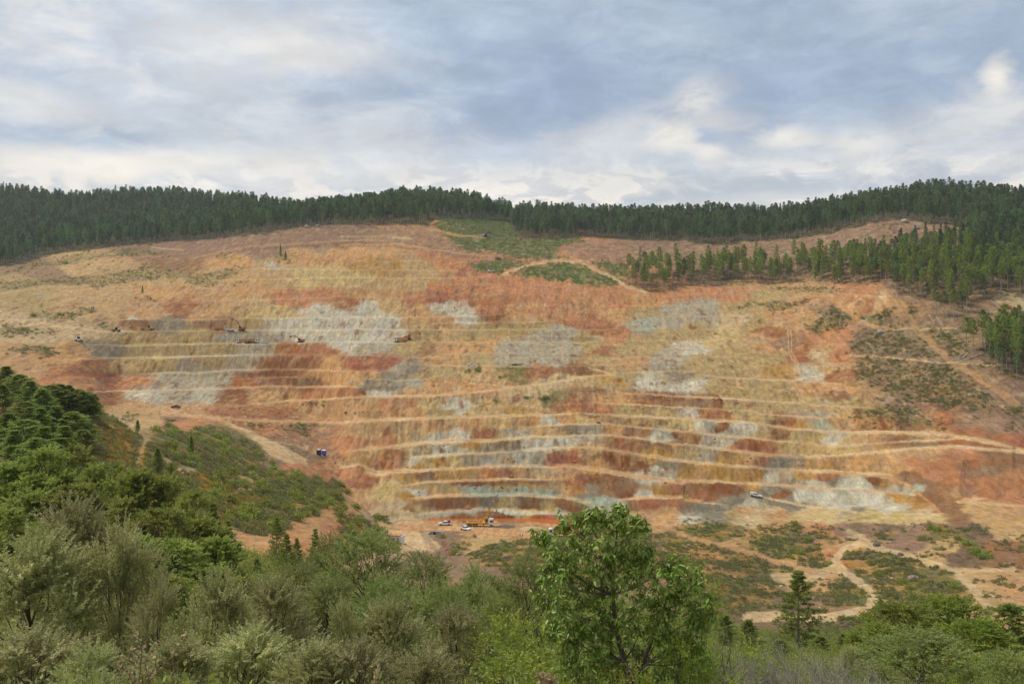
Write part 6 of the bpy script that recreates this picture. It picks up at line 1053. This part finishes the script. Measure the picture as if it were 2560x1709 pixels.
for u, v, h, lb in ((785, 1163, 3.2, 'pale post leaning below the tanks'),): 
    e = link('post', MB().cyl((0, 0, -.3), (.15, 0, h), .09, 7, .07).mesh('post', CONC)); e.location = ground(u, v); tag(e, lb, 'post')
def heap(name, u, v, r, h, m, label, seed=1):
    bm = bmesh.new(); n = 18; top = bm.verts.new((0, 0, h)); rng = random.Random(seed); rings = []
    for k, (f, hh) in enumerate(((.35, .72), (.7, .32), (1.05, -.15))): rings.append([bm.verts.new((math.cos(6.283 * i / n) * r * f * rng.uniform(.9, 1.1), math.sin(6.283 * i / n) * r * f * .7 * rng.uniform(.9, 1.1), h * hh * rng.uniform(.92, 1.05))) for i in range(n)])
    for i in range(n): bm.faces.new((top, rings[0][i], rings[0][(i + 1) % n]))
    for a, b in zip(rings[:-1], rings[1:]):
        for i in range(n): bm.faces.new((a[i], b[i], b[(i + 1) % n], a[(i + 1) % n]))
    me = bpy.data.meshes.new(name); bm.to_mesh(me); bm.free(); me.materials.append(m); o = link(name, me); o.location = ground(u, v); tag(o, label, 'heap')
SAND = mat('pale_gravel', (0.55, 0.47, 0.35), .95, vary=.15, scale=2, bump=.4); TAN = mat('tan_spoil', tuple(PAL['t']), .95, vary=.2, scale=1.5, bump=.4); REDE = mat('red_spoil', tuple(PAL['s']), .95, vary=.2, scale=1.5, bump=.4); WSAND = mat('white_gravel', (0.7, 0.68, 0.62), .95, vary=.1, scale=2)
heap('gravel_heap', 332, 798, 4.5, 2.2, SAND, 'small pale gravel heap on the left upper bench'); heap('spoil_heap', 1263, 1316, 4.5, 1.1, mat('dark_spoil', tuple(PAL['m']), .95, vary=.2), 'low brown spoil heap right of the crane truck', 3); heap('spoil_heap', 1171, 1268, 1.6, 1.3, REDE, 'little orange heap on the grey ledge behind the pond', 4)
heap('spoil_heap', 1330, 1320, 5, .8, mat('pink_spoil', tuple(PAL['p']), .95, vary=.2), 'flat pinkish spoil heap on the pit floor', 5)
# boulders
def boulder(u, v, r, m, label, seed, group=None):
    bm = bmesh.new(); bmesh.ops.create_icosphere(bm, subdivisions=2, radius=1.0); rng = random.Random(seed); dirs = [Vector((rng.gauss(0, 1), rng.gauss(0, 1), rng.gauss(0, 1))).normalized() for _ in range(9)]; cut = [rng.uniform(.62, .92) for _ in dirs]
    for vt in bm.verts:
        n = vt.co.normalized(); k = 1.0
        for d, c in zip(dirs, cut):
            q = n.dot(d)
            if q > 0.05: k = min(k, c / q)
        vt.co = n * k
    me = bpy.data.meshes.new('boulder'); bm.to_mesh(me); bm.free(); me.materials.append(m); o = link('boulder', me); o.location = ground(u, v) + Vector((0, 0, r * .25)); o.scale = (r * 1.2, r, r * .85); o.rotation_euler.z = seed; tag(o, label, 'boulder', group)
PINK = mat('pink_granite', (0.30, 0.19, 0.14), .9, vary=.25, scale=2, bump=.5); PALE = mat('pale_rock', (0.40, 0.34, 0.27), .9, vary=.2, scale=2, bump=.5); DKR = mat('dark_rock', (0.16, 0.13, 0.11), .9, vary=.25, scale=2, bump=.5)
for i, (u, v, r, m, lb) in enumerate(((1267, 1394, 1.0, PINK, 'pinkish boulder on the scrubby mound in the middle'), (2283, 1450, 1.5, PINK, 'large pinkish boulder on the scrub right of the dirt tracks'), (1146, 1388, .9, PINK, 'pale pink boulder beside the stony stream'), (1722, 1365, .8, PINK, 'grey pink boulder beside the red track'), (480, 1162, .9, PALE, 'pale boulder on the left valley side'), (455, 1185, .6, PALE, 'small pale stone beside the valley path'),
                                     (2204, 832, 2.2, PALE, 'big pale boulder above the scrub on the right slope'), (2466, 784, 1.6, PALE, 'pale boulder among the felled trunks at right'), (1612, 1380, .9, PINK, 'reddish boulder right of the cherry crown'), (2252, 1388, .9, DKR, 'dark block by the bend of the track'), (2192, 1363, 1.2, DKR, 'dark rock step below the pale flat'), (2120, 1350, .9, DKR, 'dark rock ledge above the track fork'), (1497, 1058, 1.2, DKR, 'dark rock at the notch of the pit wall'), (766, 569, 2.4, PALE, 'pale boulder at the edge of the far wood'), (793, 567, 2.4, PALE, 'second pale boulder at the edge of the far wood'), (2262, 556, 3.0, PALE, 'rock outcrop on the felled knoll at right'), (2290, 572, 2.6, PALE, 'lower rock outcrop on the felled knoll'))):
    boulder(u, v, r, m, lb, i)
STONE = mat('stream_stone', (0.36, 0.18, 0.11), .9, vary=.3)
for i, (x, y) in enumerate(((700, 590), (715, 615), (728, 640), (742, 655), (735, 670), (750, 680), (765, 700), (720, 600), (755, 665))):
    u, v = sh('K', [(x, y)])[0]; boulder(u, v, .55, STONE, 'rusty stone in the dry stream bed under the culvert', 40 + i, 'stones in the stream bed')
# felled trunks on the right hand slope
LOGM = mat('peeled_log', (0.46, 0.36, 0.25), .85, vary=.2, scale=3)
logm = MB().cyl((-.5, 0, 0), (.5, 0, 0), .5, 10, .38).mesh('log', LOGM)
def log(x0, y0, x1, y1, lab, grp, r=.2):
    (u0, v0), (u1, v1) = sh('C', [(x0, y0), (x1, y1)]); a = ground(u0, v0); b = ground(u1, v1); d = b - a; L = min(d.length, 16.0); d = d.normalized() * L
    o = link('log', logm); o.location = a + d * .5 + Vector((0, 0, .3)); o.rotation_euler = d.to_track_quat('X', 'Z').to_euler(); o.scale = (L, r * 2, r * 2); tag(o, lab, 'log', grp)
for q in ((1870, 1265, 1935, 1205), (1885, 1262, 1960, 1195), (1900, 1262, 1950, 1215), (1845, 1250, 1880, 1215), (1915, 1255, 1990, 1190), (1950, 1260, 2010, 1225), (1955, 1265, 2040, 1225), (1965, 1248, 2060, 1218), (1990, 1240, 2080, 1212), (2010, 1232, 2100, 1207), (1860, 1258, 1890, 1225), (1930, 1248, 1975, 1205)):
    log(*q, 'pale peeled log in the fanned heap beside the track at right', 'logs in the fanned heap', .22)
for q in ((2165, 945, 2180, 985), (2180, 950, 2240, 955), (2240, 1005, 2300, 985), (2250, 1000, 2349, 975), (2290, 995, 2349, 990), (2085, 1000, 2150, 1010), (2170, 960, 2205, 975), (2230, 1010, 2330, 1000), (1750, 960, 1790, 1030), (1765, 965, 1800, 1030), (2120, 850, 2190, 905), (1780, 930, 1830, 960), (1700, 950, 1740, 1015)):
    log(*q, 'grey felled trunk lying loose on the brash at right', 'loose felled trunks', .2)
for q in ((1560, 610, 1700, 600), (1580, 630, 1710, 625), (1620, 600, 1700, 640), (690, 690, 800, 700), (1160, 720, 1220, 680), (1170, 690, 1200, 720), (1810, 735, 1850, 745), (980, 740, 1010, 715), (1530, 590, 1600, 600), (1940, 660, 2010, 650)):
    log(*q, 'small felled trunk between the standing pines above the rim', 'felled trunks in the grove', .24)
# shrubs one can tell apart
SHRUBK = [clump('shrub_form', LF_OAK, 1000 + i, 520, 1.0, 1.15, 0.22, 0.30) for i in range(4)]
def shrub(p, s, label, group=None, k=None):
    o = link('shrub', SHRUBK[random.randrange(4) if k is None else k]); o.location = p - Vector((0, 0, .1)); o.scale = (s, s, s * random.uniform(.85, 1.1)); o.rotation_euler.z = random.uniform(0, 6.28); tag(o, label, 'shrub', group)
for u, v, s, lb in ((943, 1297, 2.0, 'round dark shrub at the left end of the pit floor'), (868, 1232, 2.2, 'dark shrub on the spur left of the pit floor'), (890, 1272, 1.9, 'dark shrub lowest on the spur left of the pit'), (865, 1033, 1.2, 'small round bush on the tan bench left of centre'), (888, 1034, .9, 'tiny bush right of the round bush on the tan bench'), (1107, 1344, 1.5, 'round shrub beside the culvert'), (1186, 1342, 1.1, 'spindly green bush below the road beside the crane truck'), (1138, 1387, 1.9, 'dark round bush at the stream below the culvert'),
                    (560, 1135, 2.2, 'dark green bush in the hollow below the haul road'), (600, 1155, 2.0, 'dark bush on the lip below the haul road'), (680, 1160, 1.6, 'bush on the crumbling edge of the haul road'), (655, 1220, 2.3, 'rounded light bush beside the lower valley path'), (575, 1130, 2.0, 'bush right of the one in the hollow'), (618, 1292, 2.6, 'rounded dark bush above the orange gully'), (628, 1395, 1.2, 'bush clinging to the orange gully'), (148, 787, 2.2, 'dark bush on the left scrubby bench'), (84, 790, 2.2, 'dark bush at the left end of the scrubby bench'), (375, 612, 2.6, 'rounded bush at the edge of the far wood'), (222, 628, 2.0, 'grey green bush left of the far wood edge'), (165, 660, 3.0, 'dark bush where the far wood meets the broom'),
                    (435, 1070, 1.3, 'bush beside the head of the dirt gully'), (1365, 995, 2.0, 'larger bush on the yellow bench in the pit centre'), (1318, 995, 1.3, 'smaller bush on the yellow bench in the pit centre'), (1250, 944, 1.6, 'bush on the middle bench below the haul road'), (1195, 927, 1.4, 'bush hanging from the middle haul road'), (2514, 770, 3.0, 'dark bush among the felled trunks at right'), (2440, 1385, 2.2, 'leafy bush at the foot of the brown cut at lower right'), (2462, 1395, 2.0, 'lower leafy bush at the foot of the brown cut')):
    shrub(ground(u, v), s, lb)
for q, n, lb, gr in ((GREEN_D[0], 26, 'green bush in the hollow beneath the haul road', 'bushes in the hollow beneath the haul road'), (GREEN_D[1], 95, 'low bush on the green valley side', 'bushes on the green valley side'), (LOW_K[0], 34, 'low bush on the scrubby mound before the pit', 'bushes on the scrubby mound'), (LOW_K[2], 5, 'bush on the bank behind the sandy yard', 'bushes on the bank behind the yard'), (LOW_G[4], 9, 'bush on the green strip under the brown cut', 'bushes under the brown cut'), (LOW_G[1], 16, 'bush on the scrubby knoll between the dirt tracks', 'bushes between the dirt tracks'), (LOW_G[5], 16, 'bush on the slope inside the curved track', 'bushes inside the curved track')):
    for p in scatter_poly(q, n, 2.6, far=100): shrub(p, random.uniform(.6, 1.7) * (.7 + p.y / 700) * (1.25 if 'valley' in lb else 1.0), lb, gr)
for p in scatter_poly(LOW_K[3], 22, 2.4, far=100): shrub(p, random.uniform(1.2, 2.0), 'dark green bush on the spur beside the white cabin', 'bushes on the spur by the cabin')
# ------------------------------------------------------------------ people at work
def person_mesh():
    me = bpy.data.meshes.new('figure'); J = [(0, 0, .95), (0, 0, 1.2), (0, .01, 1.42), (0, .02, 1.55), (0, .05, 1.68), (.1, 0, .9), (.12, .03, .5), (.12, -.02, .07), (.12, .12, .03), (-.1, 0, .9), (-.12, -.05, .5), (-.13, -.12, .07), (-.13, .02, .03), (.2, 0, 1.4), (.27, -.02, 1.14), (.26, .08, .9), (.26, .1, .8), (-.2, 0, 1.4), (-.27, -.02, 1.14), (-.26, .1, .9), (-.26, .12, .8)]
    E = [(0, 1), (1, 2), (2, 3), (3, 4), (0, 5), (5, 6), (6, 7), (7, 8), (0, 9), (9, 10), (10, 11), (11, 12), (2, 13), (13, 14), (14, 15), (15, 16), (2, 17), (17, 18), (18, 19), (19, 20)]
    Rr = [.15, .14, .15, .06, .11, .095, .065, .05, .045, .095, .065, .05, .045, .065, .05, .038, .04, .065, .05, .038, .04]
    me.from_pydata(J, E, []); o = bpy.data.objects.new('figure', me); COL.objects.link(o); md = o.modifiers.new('skin', 'SKIN')
    for v, r in zip(me.skin_vertices[0].data, Rr): v.radius = (r, r)
    me.skin_vertices[0].data[0].use_root = True; sb = o.modifiers.new('sub', 'SUBSURF'); sb.levels = 1
    dg = bpy.context.evaluated_depsgraph_get(); out = bpy.data.meshes.new_from_object(o.evaluated_get(dg)); bpy.data.objects.remove(o); out.materials.clear(); out.materials.append(SKIN); return out
PM = person_mesh()
def shell(z0, z1, grow, m, name):
    bm = bmesh.new(); bm.from_mesh(PM); bm.normal_update()
    kill = [f for f in bm.faces if not (z0 < f.calc_center_median().z < z1)]; bmesh.ops.delete(bm, geom=kill, context='FACES')
    for v in bm.verts: v.co += v.normal * grow
    me = bpy.data.meshes.new(name); bm.to_mesh(me); bm.free(); me.materials.clear(); me.materials.append(m); return me
VEST = shell(.92, 1.47, .025, HIVIS, 'vest'); SHIRT = shell(.85, 1.47, .025, WHITE, 'shirt'); TROUS = shell(.08, .93, .02, NAVY, 'trousers'); hm = MB().cyl((0, .05, 1.72), (0, .05, 1.84), .135, 14, .07).cyl((0, .07, 1.70), (0, .07, 1.73), .17, 14).mesh('helmet', HELM)
def person(u, v, rz, top, label):
    e = empty('person', ground(u, v) + Vector((0, 0, -.01)), rz); tag(e, label, 'person')
    for nm, me in (('body', PM), (top, VEST if top == 'vest' else SHIRT), ('trousers', TROUS), ('helmet', hm)): link(nm, me, e)
for a in ((1241, 1279, .4, 'vest', 'person in yellow vest on the grey ledge behind the pond, nearer the crane'), (1257, 1284, 2.0, 'vest', 'person in yellow vest on the grey ledge, farther right from the crane'), (1713, 1246, 1.0, 'vest', 'person in yellow vest on the grey bench at left of a pair'), (1719, 1246, 2.6, 'vest', 'person in yellow vest on the grey bench at right of a pair'),
          (1300, 1341, 2.5, 'shirt', 'left person in pale shirt on the road before the mound'), (1306, 1341, -.6, 'shirt', 'right person in pale shirt on the road before the mound'), (1201, 1306, 1.5, 'vest', 'person in yellow vest behind the crane truck deck'), (1222, 1306, 2.2, 'vest', 'person in yellow vest beside the crane tower'), (1170, 914, 0.3, 'shirt', 'person standing beside the white van on the haul road')):
    person(*a)
# ------------------------------------------------------------------ air: a thin even haze round the camera and the whole site
z0_, z1_ = float(TZ.min()) - 3.0, float(TZ[:, :][TY < 1700].max()) + 24.0
hz = MB().box((0, 1600, (z0_ + z1_) / 2), (11400, 3900, z1_ - z0_)).mesh('haze', bpy.data.materials.new('haze_air')); hm_ = hz.materials[0]; hm_.use_nodes = True; hm_.node_tree.nodes.clear()
T_ = NT(hm_.node_tree); o_ = T_.add('ShaderNodeOutputMaterial'); pv_ = T_.add('ShaderNodeVolumePrincipled'); pv_.inputs['Color'].default_value = (0.80, 0.88, 0.98, 1); pv_.inputs['Density'].default_value = 0.00006; pv_.inputs['Anisotropy'].default_value = 0.2
T_.l.new(pv_.outputs[0], o_.inputs['Volume'])
tag(link('haze', hz), 'thin bluish haze over the far hills', 'haze', None, 'stuff')
